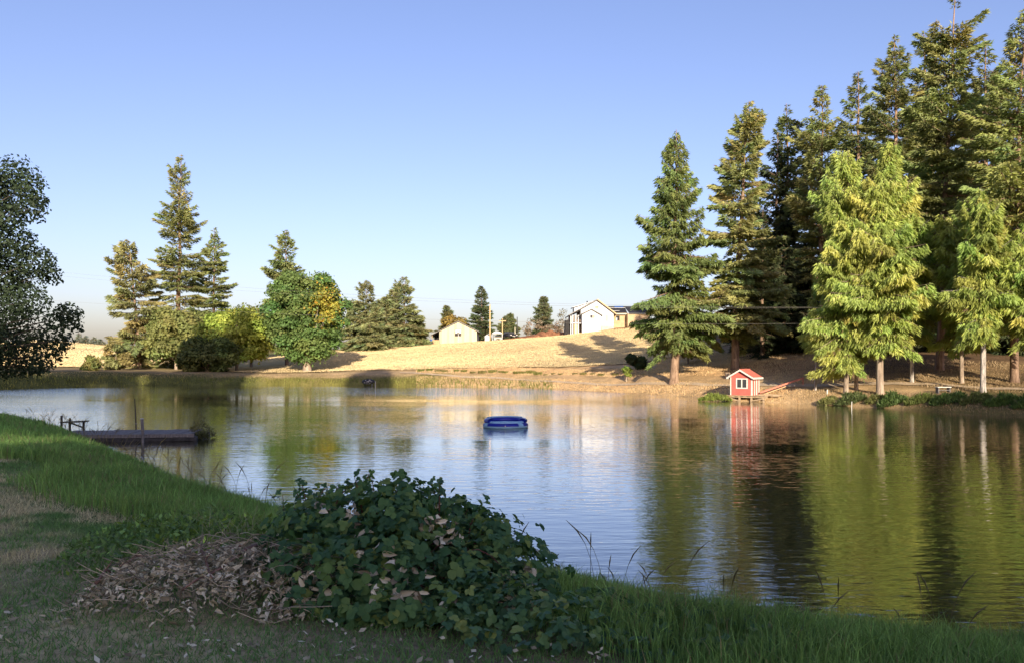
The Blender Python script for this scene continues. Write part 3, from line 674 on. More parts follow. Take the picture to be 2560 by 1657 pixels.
# the big oak leaning in from the left edge
def oak():
    rng = np.random.default_rng(100); d = 33.0; x0, y0 = X(-190, d), d; z0 = gz1(x0, y0)-0.05
    lob = [(25,430,62),(60,470,45),(-20,470,90),(70,520,48),(10,545,60),(95,498,26),(-90,420,110),(30,610,62),(95,650,52),(15,690,75),(118,690,34),(-60,620,100),(60,745,60),(0,790,70),(165,785,40),(192,812,22),(140,800,34),
           (105,850,48),(40,865,60),(150,850,30),(-40,850,80),(75,905,42),(120,900,34),(10,915,50),(150,880,22),(-110,760,110),(-180,520,120),(-200,700,120),(-250,600,120),(-150,880,90),(-280,780,110),(-60,520,70)]
    C = []; cr = []
    for px, py, r in lob:
        for q in range(3 if r > 70 else 2):
            dj = d + rng.uniform(-1.6, 1.6); C.append(((px+rng.normal(0, r*0.18)-CX)/F*dj-x0, dj-y0, Z(py+rng.normal(0, r*0.12), dj)-z0)); cr.append(r*d/F*rng.uniform(0.75, 1.05))
    C = np.array(C); cr = np.array(cr); K = 44000; ncl = len(C)
    i = rng.choice(ncl, K, p=cr**2/(cr**2).sum())
    n = unit(rng.normal(0, 1, (K, 3))); p = C[i] + n*(cr[i]*(0.35+0.65*rng.uniform(0, 1, K)**0.5))[:, None]*np.array([1, 1, 0.8])
    nn = unit(n + rng.normal(0, 0.6, (K, 3)) + np.array([0, 0, 0.4])); dd_ = unit(np.cross(nn, rng.normal(0, 1, (K, 3)))); dd_[:, 2] -= 0.3; dd_ = unit(dd_)
    l = rng.uniform(0.11, 0.21, K); V, Qd = diamonds(p, dd_, unit(np.cross(dd_, nn)), l, l*0.6)
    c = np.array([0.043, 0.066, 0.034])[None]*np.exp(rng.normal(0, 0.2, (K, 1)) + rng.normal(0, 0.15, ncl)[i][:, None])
    t = thing('oak_tree', 'big dark leafy tree leaning in from the left edge', 'tree', (x0, y0, z0))
    zz = np.linspace(-0.3, 8.5, 9); TV, TQ = tubes_np(np.stack([0.25*np.sin(zz*0.4), 0.1*zz*0, zz], 1)[None], (0.42*np.linspace(1.15, 0.25, 9))[None], 10)
    S = 7; ss = np.linspace(0, 1, S); st = np.stack([np.zeros(ncl), np.zeros(ncl), np.clip(C[:, 2]*0.62, 1.2, 8)], 1)
    path = st[:, None]*(1-ss)[None, :, None] + C[:, None]*ss[None, :, None]; path[:, :, 2] += 0.5*np.sin(ss*np.pi)[None]*rng.uniform(-0.3, 1, (ncl, 1)); path[:, 1:-1, :2] += rng.normal(0, 0.12, (ncl, S-2, 2))
    BV, BQ = tubes_np(path, 0.05*(1-0.85*ss)[None]*np.ones((ncl, 1)), 5)
    link('trunk', np_mesh('trunk', TV, quads=TQ, mat=M_barkd, smooth=True), t); link('branches', np_mesh('branches', BV, quads=BQ, mat=M_barkd, smooth=True), t)
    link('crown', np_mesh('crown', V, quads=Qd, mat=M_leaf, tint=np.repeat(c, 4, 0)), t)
oak()

# tall trees round the viewer, out of the picture, that keep the near bank in shade
SHADE = {}
def shade(x, y, H, R, zb, seed, label):
    kind = ('high' if zb > 15 else 'slim' if R < 5 else 'broad', seed % 2)
    if kind not in SHADE:
        rng = np.random.default_rng(seed)
        (TV, TQ), (BV, BQ), (V, Qd, tint) = broadleaf(rng, H, R, zb, 17000, col=(0.07, 0.10, 0.03), ncl=110, leaf=0.55 if R < 5 else 0.95, rc=R*0.36, limbs=14)
        SHADE[kind] = ([np_mesh('trunk', TV, quads=TQ, mat=M_barkg, smooth=True), np_mesh('branches', BV, quads=BQ, mat=M_barkg), np_mesh('crown', V, quads=Qd, mat=M_leaf, tint=tint)], H, R)
    ms, H0, R0 = SHADE[kind]
    t = thing('shade_tree', label, 'tree', (x, y, gz1(x, y)-0.05), seed*1.3, 'tall trees behind the viewer'); t.scale = (R/R0, R/R0, H/H0)
    for nm, m in zip(('trunk', 'branches', 'crown'), ms): link(nm, m, t)
ROW = [(-6.3,-9,29.5,2.4,21,'tall tree straight behind the viewer with a high narrow crown'), (-31,15,31.5,3.0,10,'tall tree on the left near bank beyond the oak'), (-26,15,33,2.6,10,'taller slim tree on the left near bank'),
        (-37,8,26,4.2,6,'tree at the left edge of the near lawn'), (-45,4,27,4.5,5,'tree far out on the left of the near lawn'), (-31,25,22,2.6,6,'slim tree on the left bank next to the oak')]
for k, x in enumerate((-31,-23,-15,-7,1,9,17,25,33,41,49)):
    ROW.append((x, -100+3*(k % 2), [44,43,42,39,39,38.5,38.5,38,37.5,38,41][k], 7.0, 2.0, 'tall broad tree in the far row behind the viewer, %s from the left end' % ['first','second','third','fourth','fifth','sixth','seventh','eighth','ninth','tenth','last'][k]))
for k, a_ in enumerate(ROW):
    shade(*a_[:5], 200+k, a_[5])

# ------------------------------------------------------------------ red hut on its stilts
def hut():
    d = 55.0; px = 1862
    t = thing('red_hut', 'small red lakeside hut with white trim and pitched red roof', 'hut', (X(px, d), d, 0.42), R_(-39.6))
    W, D, Hw, Ha = 0.76, 0.62, 1.28, 1.72          # half width, half depth, eave and apex heights
    gable = [(-W,0),(W,0),(W,Hw),(0,Ha-0.05),(-W,Hw)]
    MB().prism(gable, -D, D).part('wall', M_red, t)
    def trim(a, b, wd=0.10, th=0.035, up=(0,-1,0)): MB().bar(a, b, wd, th, up).part('corner_trim', M_white, t)
    e = 0.02
    for sx in (-1, 1):
        MB().box((sx*W-0.05 if sx > 0 else -W-e, -D-e, 0.0), (W+e if sx > 0 else -W+0.05, -D+0.001, Hw-0.06)).part('corner_trim', M_white, t)
        MB().box((sx*(W+e) if sx < 0 else W+0.001, -D-e+0.003, 0), (-W-0.001 if sx < 0 else W+e+0.004, -D+0.09, Hw-0.05)).part('corner_trim', M_white, t)
    for y0, y1 in ((-0.22, -0.13), (0.10, 0.26), (D-0.10, D+e)):
        MB().box((W+0.001, y0, 0), (W+e+0.003, y1, Hw-0.05)).part('side_trim', M_white, t)
    ov, oy = 0.20, 0.20
    sl = (Ha-Hw)/W
    for sx in (-1, 1):
        roof = MB().prism([(0, Ha), (sx*(W+ov), Hw-sl*ov), (sx*(W+ov), Hw-sl*ov+0.05), (0, Ha+0.05)], -D-oy, D+oy)
        r = roof.part('roof', M_redroof, t)
        b = MB(); b.prism([(0, Ha-0.07), (sx*(W+ov+0.01), Hw-sl*ov-0.07), (sx*(W+ov+0.01), Hw-sl*ov+0.045), (0, Ha+0.045)], -D-oy-0.03, -D-oy-0.003)
        b.part('barge_board', M_white, t)
        MB().box((min(sx*(W+ov), sx*(W+ov+0.03)), -D-oy, Hw-sl*ov-0.07), (max(sx*(W+ov), sx*(W+ov+0.03)), D+oy, Hw-sl*ov+0.06)).part('eave_board', M_white, t)
    MB().box((-0.03, -D-oy-0.02, Ha+0.03), (0.03, D+oy, Ha+0.075)).part('ridge_cap', M_redroof, t)
    wx, wz, ww, wh = 0.06, 0.80, 0.34, 0.28
    win = MB().box((wx-ww, -D-0.012, wz-wh), (wx+ww, -D-0.003, wz+wh)).part('window', M_glass, t)
    f = 0.075
    for a, b in (((wx-ww-f, wz-wh-f), (wx+ww+f, wz-wh)), ((wx-ww-f, wz+wh), (wx+ww+f, wz+wh+f)), ((wx-ww-f, wz-wh), (wx-ww, wz+wh)), ((wx+ww, wz-wh), (wx+ww+f, wz+wh)), ((wx-0.035, wz-wh), (wx+0.035, wz+wh))):
        MB().box((a[0], -D-0.05, a[1]), (b[0], -D-0.002, b[1])).part('window_frame', M_white, win)
    # platform
    p = thing('hut_platform', 'weathered timber platform on short stilts under the red hut', 'platform', (X(px, d), d, 0.42), R_(-39.6))
    for k in range(13):
        x0 = -1.0 + k*0.215
        MB().box((x0, -D-0.10-0.05*(k % 2), -0.05), (x0+0.195, D+0.35+0.08*((k*7) % 3), -0.004)).part('deck_board', M_wood, p)
    for y in (-D-0.02, 0.1, D+0.2): MB().box((-1.02, y-0.04, -0.16), (1.85, y+0.04, -0.052)).part('beam', M_wood, p)
    for x, y in ((-0.92,-D-0.02),(-0.1,-D-0.02),(0.75,-D-0.02),(1.6,-D-0.02),(-0.9,D+0.2),(0.6,D+0.2)):
        MB().box((x-0.06, y-0.05, -1.1), (x+0.06, y+0.05, -0.162)).part('stilt', M_wood, p)
    MB().bar((-0.85, -D-0.09, -0.18), (-0.1, -D-0.09, -0.40), 0.03, 0.08).part('brace', M_wood, p)
    MB().bar((0.7, -D-0.09, -0.38), (1.6, -D-0.09, -0.20), 0.03, 0.08).part('brace', M_wood, p)
    # loose planks beside it
    for k, (x0, y0, x1, y1, z) in enumerate([(1.0,-0.35,2.5,-0.15,0.03),(1.1,-0.1,2.6,0.2,0.06),(1.2,0.3,2.2,0.55,0.09)]):
        MB().bar((x0, y0, z), (x1, y1, z-0.05), 0.17, 0.04).part('plank', M_wood, p)
hut()
# red gangway leaning up the bank
a = Vector(P(1900, 981, 54.6)); b = Vector(P(2008, 944, 56.2))
g = thing('red_gangway', 'long red painted plank ramp lying up the bank beside the hut', 'ramp', a)
v = b-a; s_ = Vector((0.25, 0.9, 0)).normalized()*0.34
MB().bar((0,0,0), v, 0.05, 0.11).part('side_rail', M_fade, g, bevel=0.01); MB().bar(s_, v+s_, 0.05, 0.11).part('side_rail', M_fade, g, bevel=0.01)
for k in range(14):
    q = v*((k+0.5)/14)
    MB().bar(q-Vector((0,0,0.03)), q+s_-Vector((0,0,0.03)), 0.20, 0.03).part('tread_board', M_fade, g)
MB().bar(v+s_*0.5+Vector((0,0,0.05)), v+s_*0.5-Vector((0,0,0.5)), 0.07, 0.07).part('prop', M_fade, g)
MB().bar(Vector((0.1,-0.25,-0.12)), v*0.55+Vector((0,-0.25,-0.12)), 0.16, 0.04).part('loose_board', M_lumber, g)

# ------------------------------------------------------------------ blue float
fd = 33.4
fl = thing('inflatable_float', 'blue inflatable ring float with a raised back drifting on the pond', 'float', (X(1264, fd), fd, 0.0), R_(8))
def pt_(mb, name, mat, par, sm=True): return mb.part(name, mat, par, smooth=sm)
pt_(MB().torus(0.72, 0.165, 0.13, 56, 12, sy=0.92), 'lower_tube', M_blue, fl)
pt_(MB().torus(0.735, 0.155, 0.085, 56, 12, sy=0.92), 'waterline_band', M_lblue, fl)
pt_(MB().torus(0.70, 0.150, 0.38, 40, 12, a0=R_(-28), a1=R_(208), sy=0.90), 'back_tube', M_blue, fl)
pt_(MB().torus(0.69, 0.055, 0.525, 40, 8, a0=R_(20), a1=R_(165), sy=0.90), 'back_piping', M_lblue, fl)
pt_(MB().torus(0.665, 0.10, 0.285, 40, 8, sy=0.92), 'seam_band', M_lblue, fl)
pt_(MB().torus(0.72, 0.172, 0.135, 8, 12, a0=R_(-62), a1=R_(-46), sy=0.92), 'pale_panel', M_lblue, fl)
pt_(MB().torus(0.72, 0.172, 0.135, 8, 12, a0=R_(-165), a1=R_(-150), sy=0.92), 'pale_panel', M_lblue, fl)
n_ = 36; mbf = MB(); mbf.add([(0.66*math.cos(6.283*k/n_), 0.6*math.sin(6.283*k/n_), 0.10) for k in range(n_)], [tuple(range(n_))]); mbf.part('floor', M_lblue, fl)
fl.scale = (1.08, 1.08, 0.74)
MB().tube([(-0.12, -0.81, 0.16), (-0.12, -0.845, 0.165)], 0.026, 8).part('valve', M_white, fl)

# ------------------------------------------------------------------ old floating dock
dd = 28.4
dk = thing('floating_dock', 'low dark weathered log dock off the grassy near bank', 'dock', (X(360, dd), dd, 0.0), R_(7.5))
Ld, Wd = 1.78, 1.0
rng = np.random.default_rng(5)
for k in range(13):
    x0 = -Ld-0.9 + k*0.345
    MB().box((x0, -Wd+0.05*rng.uniform(-1, 1), 0.21+0.012*rng.uniform(-1, 1)), (x0+0.32, Wd, 0.25+0.012*rng.uniform(-1, 1))).part('deck_plank', M_greywood, dk)
for y in (-Wd+0.12, 0.0, Wd-0.12):
    MB().tube([(-Ld-0.9, y, 0.02), (0, y, 0.03), (Ld+0.25, y, 0.02)], [0.17, 0.18, 0.15], 9).part('float_log', M_darkwood, dk, smooth=True)
MB().box((-Ld-0.9, -Wd-0.07, 0.14), (Ld+0.2, -Wd-0.005, 0.26)).part('side_beam', M_greywood, dk)
MB().box((-Ld-0.9, -Wd-0.05, 0.02), (Ld+0.2, -Wd+0.001, 0.12)).part('lower_beam', M_darkwood, dk)
po = thing('mooring_post', 'grey steel mooring post in front of the dark dock', 'post', (X(357, 27.1), 27.1, 0))
MB().tube([(0,0,-1.0),(0.0,0,0.3),(-0.03,0,0.80)], 0.05, 8).part('shaft', M_greywood, po); MB().tube([(-0.03,0,0.80),(-0.03,0,0.83)], 0.06, 8).part('cap', M_metal, po)
po = thing('mooring_pole', 'tall thin leaning pole behind the dark dock', 'pole', (X(340, 30.2), 30.2, 0))
MB().tube([(0,0,-1.0),(0.0,0,0.4),(-0.05,0,1.35)], [0.026,0.024,0.016], 7).part('shaft', M_darkwood, po)
MB().tube([(0.0,0,0.38),(0.005,0,0.43)], 0.04, 7).part('rope_wrap', M_greywood, po)
pr = thing('pier_stub', 'broken little plank pier on posts left of the dock', 'pier', (X(180, 31.5), 31.5, 0))
for x, h in ((-0.42, 0.62), (-0.09, 0.52), (0.45, 0.36)): MB().tube([(x,0,-0.8),(x+0.01,0,h)], 0.045, 7).part('post', M_darkwood, pr)
for y in (-0.13, 0.05): MB().bar((-0.36,y,0.36),(0.62,y,0.40), 0.15, 0.05).part('plank', M_darkwood, pr)
MB().bar((-0.05,0,0.33),(0.42,0,0.15), 0.05, 0.05).part('brace', M_darkwood, pr)

# ------------------------------------------------------------------ barn and its neighbours
def barn():
    d = 155.0; k = d/F; z0 = gz1(X(1146, d), d)-0.1
    t = thing('barn', 'cream metal barn with a low gable and an open lean-to', 'barn', (X(1146, d), d, z0))
    zz = lambda py: Z(py, d)-z0
    xx = lambda px: (px-1146)*k
    xl, xr = xx(1098), xx(1192); el, er, ap = zz(827), zz(827), zz(804); Dp = 12
    MB().prism([(xl+0.05, -0.3), (xr-0.05, -0.3), (xr-0.05, er-0.05), (0, ap-0.1), (xl+0.05, el-0.05)], 0.06, Dp).part('wall', M_cream, t)
    n = 15; wdt = (xr-xl)/n
    for i in range(n):
        a = xl+i*wdt+0.012; b = a+wdt-0.024
        top = lambda x: np.interp(x, [xl, 0, xr], [el, ap, er])
        pr_ = 0.02*(i % 2)
        MB().prism([(a, -0.3), (b, -0.3), (b, top(b)-0.05), (a, top(a)-0.05)], -0.03-pr_, 0.055).part('wall_panel', M_cream if i % 3 else M_cream2, t)
    sl = (ap-er)/xr
    for s in (-1, 1):
        e = xr+0.5 if s > 0 else xl-1.7
        ze = ap-sl*abs(e)
        MB().prism([(0, ap), (e, ze), (e, ze+0.12), (0, ap+0.12)], -0.45, Dp+0.3).part('roof', M_greyroof, t)
    MB().prism([(xl-1.15, -0.3), (xl-1.05, -0.3), (xl-1.05, el-0.75), (xl-1.15, el-0.8)], 2.0, Dp).part('lean_to_wall', M_dark, t)  # near-black wall and back carry the shade inside the lean-to
    MB().box((xl-1.05, 3.5, -0.2), (xl-0.02, 3.6, el-0.7)).part('lean_to_back', M_dark, t)
    for x in (xl-1.35,): MB().box((x-0.06, -0.1, -0.3), (x+0.06, 0.02, el-0.85)).part('lean_to_post', M_wood, t)
    hoop = thing('basketball_hoop', 'basketball hoop on a pole in front of the cream barn', 'basketball hoop', (X(1146, d-1.5), d-1.5, gz1(X(1146, d-1.5), d-1.5)))
    MB().tube([(0,0,-0.2),(0,0,2.6)], 0.06, 7).part('pole', M_metal, hoop)
    bz = Z(828, d-1.5)-hoop.location.z
    MB().box((-0.62, -0.16, bz-0.45), (0.62, -0.13, bz+0.35)).part('backboard', M_white, hoop)
    for a, b in (((-0.62,bz-0.47),(0.62,bz-0.42)),((-0.62,bz+0.32),(0.62,bz+0.36)),((-0.62,bz-0.42),(-0.57,bz+0.32)),((0.57,bz-0.42),(0.62,bz+0.32)),((-0.28,bz-0.25),(0.28,bz-0.2)),((-0.28,bz+0.1),(0.28,bz+0.15)),((-0.28,bz-0.2),(-0.23,bz+0.1)),((0.23,bz-0.2),(0.28,bz+0.1))):
        MB().box((a[0], -0.19, a[1]), (b[0], -0.165, b[1])).part('board_line', M_dark, hoop)
    o = MB().torus(0.23, 0.02, 0, 20, 6).part('rim', M_dark, hoop); o.location = (0, -0.45, bz-0.3)
    MB().bar((0,0,2.4),(0,-0.14,bz), 0.07, 0.07).part('arm', M_metal, hoop)
    bl = thing('blue_barrel', 'blue plastic barrel left of the barn lean-to', 'barrel', (X(1079, d), d-0.4, gz1(X(1079, d), d-0.4)))
    MB().tube([(0,0,0),(0,0,0.08),(0,0,0.45),(0,0,0.82),(0,0,0.92)], [0.27,0.30,0.32,0.30,0.26], 14).part('drum', M_plastblue, bl, smooth=True)
    MB().tube([(0,0,0.92),(0,0,0.96)], 0.24, 14).part('lid', M_plastblue, bl)
    wp = thing('lumber_pile', 'pile of pale stacked boards under the barn lean-to', 'lumber', (X(1091, d), d-0.6, gz1(X(1091, d), d-0.6)))
    for r in range(5):
        for c in range(4): MB().box((-0.7+c*0.33, -0.4, r*0.16), (-0.42+c*0.33+0.03*(r % 2), 0.9, r*0.16+0.13)).part('board', M_lumber, wp)
    d2 = 156.0
    sh = thing('white_shed', 'tiny white shed between the barn and the pole', 'shed', (X(1218, d2), d2, gz1(X(1218, d2), d2)-0.05))
    MB().prism([(-0.45,0),(0.45,0),(0.45,1.0),(0,1.32),(-0.45,1.0)], -0.5, 0.5).part('wall', M_housewhite, sh)
    for s in (-1, 1): MB().prism([(0,1.33),(s*0.55,0.94),(s*0.55,1.0),(0,1.39)], -0.6, 0.6).part('roof', M_housewhite, sh)
    MB().box((-0.2,-0.53,0.02),(0.2,-0.503,0.85)).part('door', M_white, sh)
    cp = thing('carport_canopy', 'white arched canopy with open front behind the field', 'carport', (X(1243, d2), d2, gz1(X(1243, d2), d2)-0.05))
    arch = [(-1.0,1.25),(-0.85,1.5),(-0.5,1.66),(0,1.72),(0.5,1.66),(0.85,1.5),(1.0,1.25)]
    MB().prism(arch + [(x*0.95, z-0.10) for x, z in reversed(arch)], -0.6, 3.0).part('cover', M_housewhite, cp, smooth=False)
    MB().prism(arch, -0.63, -0.605).part('front_valance', M_housewhite, cp)
    for x in (-0.97, 0.97):
        for y in (-0.55, 2.8): MB().box((x-0.05, y-0.05, 0), (x+0.05, y+0.05, 1.3)).part('post', M_housewhite, cp)
    MB().box((-1.0, -0.3, 0), (-0.96, 2.9, 1.25)).part('side_sheet', M_greyroof, cp)
    # utility cart in the canopy
    ca = thing('utility_cart', 'small pale cart parked under the white canopy', 'cart', (X(1243, d2)+0.1, d2-0.2, gz1(X(1243, d2), d2)))
    MB().box((-0.6,-0.4,0.25),(0.75,1.2,0.55)).part('body', M_cream, ca, bevel=0.05); MB().box((-0.45,0.3,0.55),(0.55,0.7,0.85)).part('seat', M_dark, ca)
    for x in (-0.5, 0.62):
        for y in (-0.2, 0.9):
            o = MB().torus(0.15, 0.07, 0, 16, 8).part('wheel', M_white if y < 0 else M_dark, ca); o.location = (x, y-0.25, 0.2); o.rotation_euler = (R_(90), 0, R_(0))
    MB().box((-0.5,-0.35,0.55),(0.6,-0.30,0.9)).part('windscreen', M_glass, ca)
    # black car
    d3 = 155.5
    cr = thing('parked_car', 'black car parked nose-on at the top of the field', 'car', (X(1276, d3), d3, gz1(X(1276, d3), d3)-0.02), R_(25))
    MB().prism([(-0.78,0.28),(0.78,0.28),(0.80,0.55),(0.76,0.78),(-0.76,0.78),(-0.80,0.55)], -1.6, 2.0).part('body', M_carpaint, cr, bevel=0.08)
    MB().prism([(-0.72,0.78),(0.72,0.78),(0.56,1.25),(-0.56,1.25)], -0.5, 1.8).part('cabin', M_carpaint, cr, bevel=0.06)
    MB().prism([(-0.64,0.84),(0.64,0.84),(0.52,1.19),(-0.52,1.19)], -0.53, -0.505).part('windscreen', M_glass, cr)
    for s in (-1, 1):
        MB().box((min(s*0.5,s*0.74), -1.64, 0.50), (max(s*0.5,s*0.74), -1.602, 0.66)).part('headlight', M_white, cr)
        MB().box((min(s*0.73,s*0.755), -0.35, 0.86), (max(s*0.73,s*0.755), 1.3, 1.12)).part('side_window', M_glass, cr)
        for y in (-1.0, 1.3):
            wh = MB().torus(0.2, 0.1, 0, 18, 8).part('wheel', M_dark, cr); wh.location = (s*0.74, y, 0.3); wh.rotation_euler = (0, R_(90), 0)
    MB().box((-0.45,-1.63,0.36),(0.45,-1.602,0.46)).part('bumper', M_metal, cr); MB().box((-0.2,-1.66,0.37),(0.2,-1.632,0.45)).part('number_plate', M_white, cr)
    # poles
    for nm, lab, px, top, dd_, r, arm, mt in [('utility_pole','tall bare wooden pole beside the dark spruce',1225,762,157,0.14,False,M_lumber), ('utility_pole','wooden pole with a crossarm behind the canopy',1256,796,160,0.10,True,M_lumber),
                                     ('utility_pole','short pale post right of the black car',1287.5,818,158,0.10,False,M_cream), ('utility_pole','slim dark pole behind the short pale post',1293,793,163,0.10,False,M_darkwood)]:
        z = gz1(X(px, dd_), dd_); h = Z(top, dd_)-z
        u = thing(nm, lab, 'pole', (X(px, dd_), dd_, z), 0, 'poles by the barn')
        MB().tube([(0,0,-0.4),(0,0,h*0.5),(0,0,h)], [r*1.15, r, r*0.75], 8).part('shaft', mt, u, smooth=True)
        if arm:
            MB().box((-0.7,-0.16,h-0.6),(0.7,-0.04,h-0.45)).part('crossarm', mt, u)
            for x in (-0.6, 0, 0.6): MB().tube([(x,-0.1,h-0.45),(x,-0.1,h-0.28)], 0.05, 6).part('insulator', M_dark, u)
        else: MB().tube([(0,0,h-0.02),(0,0,h+0.05)], r*0.85, 8).part('cap', mt, u)
barn()

# ------------------------------------------------------------------ white house on the ridge
def house():
    d = 140.0; k = d/F
    z0 = Z(822, d)
    t = thing('white_house', 'white gabled house with black side roof under construction on the ridge', 'house', (X(1492, d), d, z0))
    x = lambda px: (px-1492)*k
    z = lambda py: (822-py)*k
    Dp = 9.0
    # main gable
    MB().prism([(x(1452), -1.2), (x(1534), -1.2), (x(1534), z(784)), (0, z(752)), (x(1452), z(775))], 0, Dp).part('wall', M_housewhite, t)
    MB().box((x(1500), -0.06, -1.2), (x(1534)+0.03, -0.004, z(814))).part('foundation', M_concrete, t)
    def slab(name, mat, x0, za, x1, zb, y0, y1, th=0.16, par=t): return MB().prism([(x0, za), (x1, zb), (x1, zb+th), (x0, za+th)], y0, y1).part(name, mat, par)
    slab('roof', M_greyroof, 0.0, z(751), x(1541), z(788), -0.55, Dp+0.4)
    slab('barge_board', M_lumber, 0.05, z(751)+0.02, x(1541), z(788)+0.02, -0.62, -0.555, 0.22)
    slab('roof', M_housewhite, 0.0, z(751), x(1448), z(775.5), -0.55, Dp+0.4)
    slab('roof', M_greyroof, x(1448), z(775.6), x(1421), z(790), -0.5, Dp+0.3)
    slab('barge_board', M_greyroof, -0.05, z(751)+0.0, x(1421), z(790), -0.62, -0.555, 0.16)
    # dormer on the left slope
    dm = MB().prism([(x(1437), z(784)), (x(1487), z(760)), (x(1487), z(753)), (x(1437), z(769))], 1.2, 5.0).part('dormer', M_housewhite, t)
    MB().prism([(x(1489), z(752)), (x(1432), z(768.5)), (x(1432), z(767)), (x(1489), z(750.5))], 0.9, 5.3).part('dormer_roof', M_housewhite, dm)
    MB().box((x(1437)-0.05, 1.6, z(780)), (x(1437)-0.004, 2.4, z(771))).part('dormer_window', M_glass, dm)
    MB().tube([(x(1474), 4.5, z(758)), (x(1474), 4.5, z(748.5))], 0.12, 8).part('vent_pipe', M_dark, t)
    def window(px0, px1, py0, py1, y, mat=M_glass, par=t, fr=M_housewhite):
        wv = MB().box((x(px0), y-0.03, z(py1)), (x(px1), y-0.004, z(py0))).part('window', mat, par)
        f = 0.07
        for a in (((x(px0)-f, z(py1)-f), (x(px1)+f, z(py1))), ((x(px0)-f, z(py0)), (x(px1)+f, z(py0)+f)), ((x(px0)-f, z(py1)), (x(px0), z(py0))), ((x(px1), z(py1)), (x(px1)+f, z(py0)))):
            MB().box((a[0][0], y-0.07, a[0][1]), (a[1][0], y-0.002, a[1][1])).part('frame', fr, wv)
        return wv
    window(1488, 1491.5, 765, 772, 0, M_tan); window(1493, 1496, 765, 772, 0, M_tan)
    window(1513, 1520, 788, 803, 0, M_cream)
    # small front wing
    y2 = -2.6
    MB().prism([(x(1452), -1.4), (x(1498), -1.4), (x(1498), z(791)), (x(1475), z(777)), (x(1452), z(789))], y2, -0.004).part('front_wing', M_housewhite, t)
    slab('wing_roof', M_greyroof, x(1475), z(776.5), x(1502), z(792), y2-0.4, -0.01, 0.14); slab('wing_roof', M_greyroof, x(1475), z(776.5), x(1446), z(790), y2-0.4, -0.01, 0.14)
    window(1472, 1477, 790, 797, y2); window(1478.5, 1482.5, 790, 797, y2, M_tan)
    # porch on the left
    MB().box((x(1424), -1.6, z(810)), (x(1451.6), 6, z(808))).part('porch_deck', M_housewhite, t)
    MB().box((x(1427), 1.0, -1.4), (x(1451.8), 6, z(788))).part('porch_back_wall', M_greyroof, t)
    for p_ in (1425.5, 1430, 1438, 1444): MB().box((x(p_)-0.08, -1.5, -1.6), (x(p_)+0.08, -1.35, z(789) if p_ > 1429 else z(791))).part('porch_post', M_housewhite, t)
    for q in (802, 805): MB().box((x(1425.5), -1.46, z(q)), (x(1451), -1.40, z(q)+0.08)).part('porch_rail', M_wood, t)
    MB().box((x(1433), -1.3, -1.8), (x(1446), 0.5, z(811))).part('porch_skirting', M_tan, t)
    MB().tube([(x(1419), 0, -1.4), (x(1419), 0, z(801))], [0.75, 0.5], 9).part('water_tank', M_dark, t)
    MB().bar((x(1498)+0.3, y2-0.2, -1.5), (x(1496), y2+0.5, z(806)), 0.12, 0.05).part('leaning_board', M_lumber, t)
    # right wing: unfinished tan sheathing, black roof
    y3 = 2.2
    MB().box((x(1534.3), y3, -0.9), (x(1569), y3+6, z(784))).part('side_wing', M_tan, t)
    MB().box((x(1569.2), y3-2.2, -0.9), (x(1625), y3+6, z(784))).part('side_wing', M_tan, t)
    wd = window(1544, 1553, 788, 800, y3, M_dark, t, M_tan)
    MB().box((x(1544.2), y3-0.06, z(800)), (x(1547), y3-0.035, z(793))).part('pale_board', M_housewhite, wd)
    zb_, zr = z(784), z(763)
    MB().add([(x(1530), y3-0.5, zb_), (x(1572), y3-0.5, zb_), (x(1572), y3+3.2, zr), (x(1500), y3+3.2, zr), (x(1530), y3-0.5, zb_+0.15), (x(1572), y3-0.5, zb_+0.15), (x(1572), y3+3.2, zr+0.15), (x(1500), y3+3.2, zr+0.15)],
             [(0,1,2,3),(7,6,5,4),(0,4,5,1),(1,5,6,2),(2,6,7,3),(3,7,4,0)]).part('black_roof', M_black, t)
    MB().add([(x(1572.2), y3-2.7, zb_), (x(1630), y3-2.7, zb_), (x(1630), y3+3.2, zr), (x(1572.2), y3+3.2, zr), (x(1572.2), y3-2.7, zb_+0.15), (x(1630), y3-2.7, zb_+0.15), (x(1630), y3+3.2, zr+0.15), (x(1572.2), y3+3.2, zr+0.15)],
             [(0,1,2,3),(7,6,5,4),(0,4,5,1),(1,5,6,2),(2,6,7,3),(3,7,4,0)]).part('black_roof', M_black, t)
    MB().box((x(1530), y3-0.62, zb_-0.08), (x(1571), y3-0.505, zb_+0.16)).part('fascia', M_cream, t)
    # felt laid on the roof, battens
    def onroof(u): return y3-0.5+3.7*u, zb_+0.16+(zr-zb_)*u
    for u, a, b, m in ((0.72, 1526, 1575, M_housewhite), (0.30, 1538, 1554, M_housewhite)):
        yy, zv = onroof(u); MB().bar((x(a), yy, zv+0.05), (x(b), yy, zv+0.05), 0.18, 0.06).part('batten', m, t)
    yy, zv = onroof(0.84); MB().bar((x(1545), yy, zv+0.03), (x(1568), yy, zv+0.03), 0.8, 0.03, up=(0, -0.5, 0.85)).part('blue_sheet', M_plastblue, t)
house()
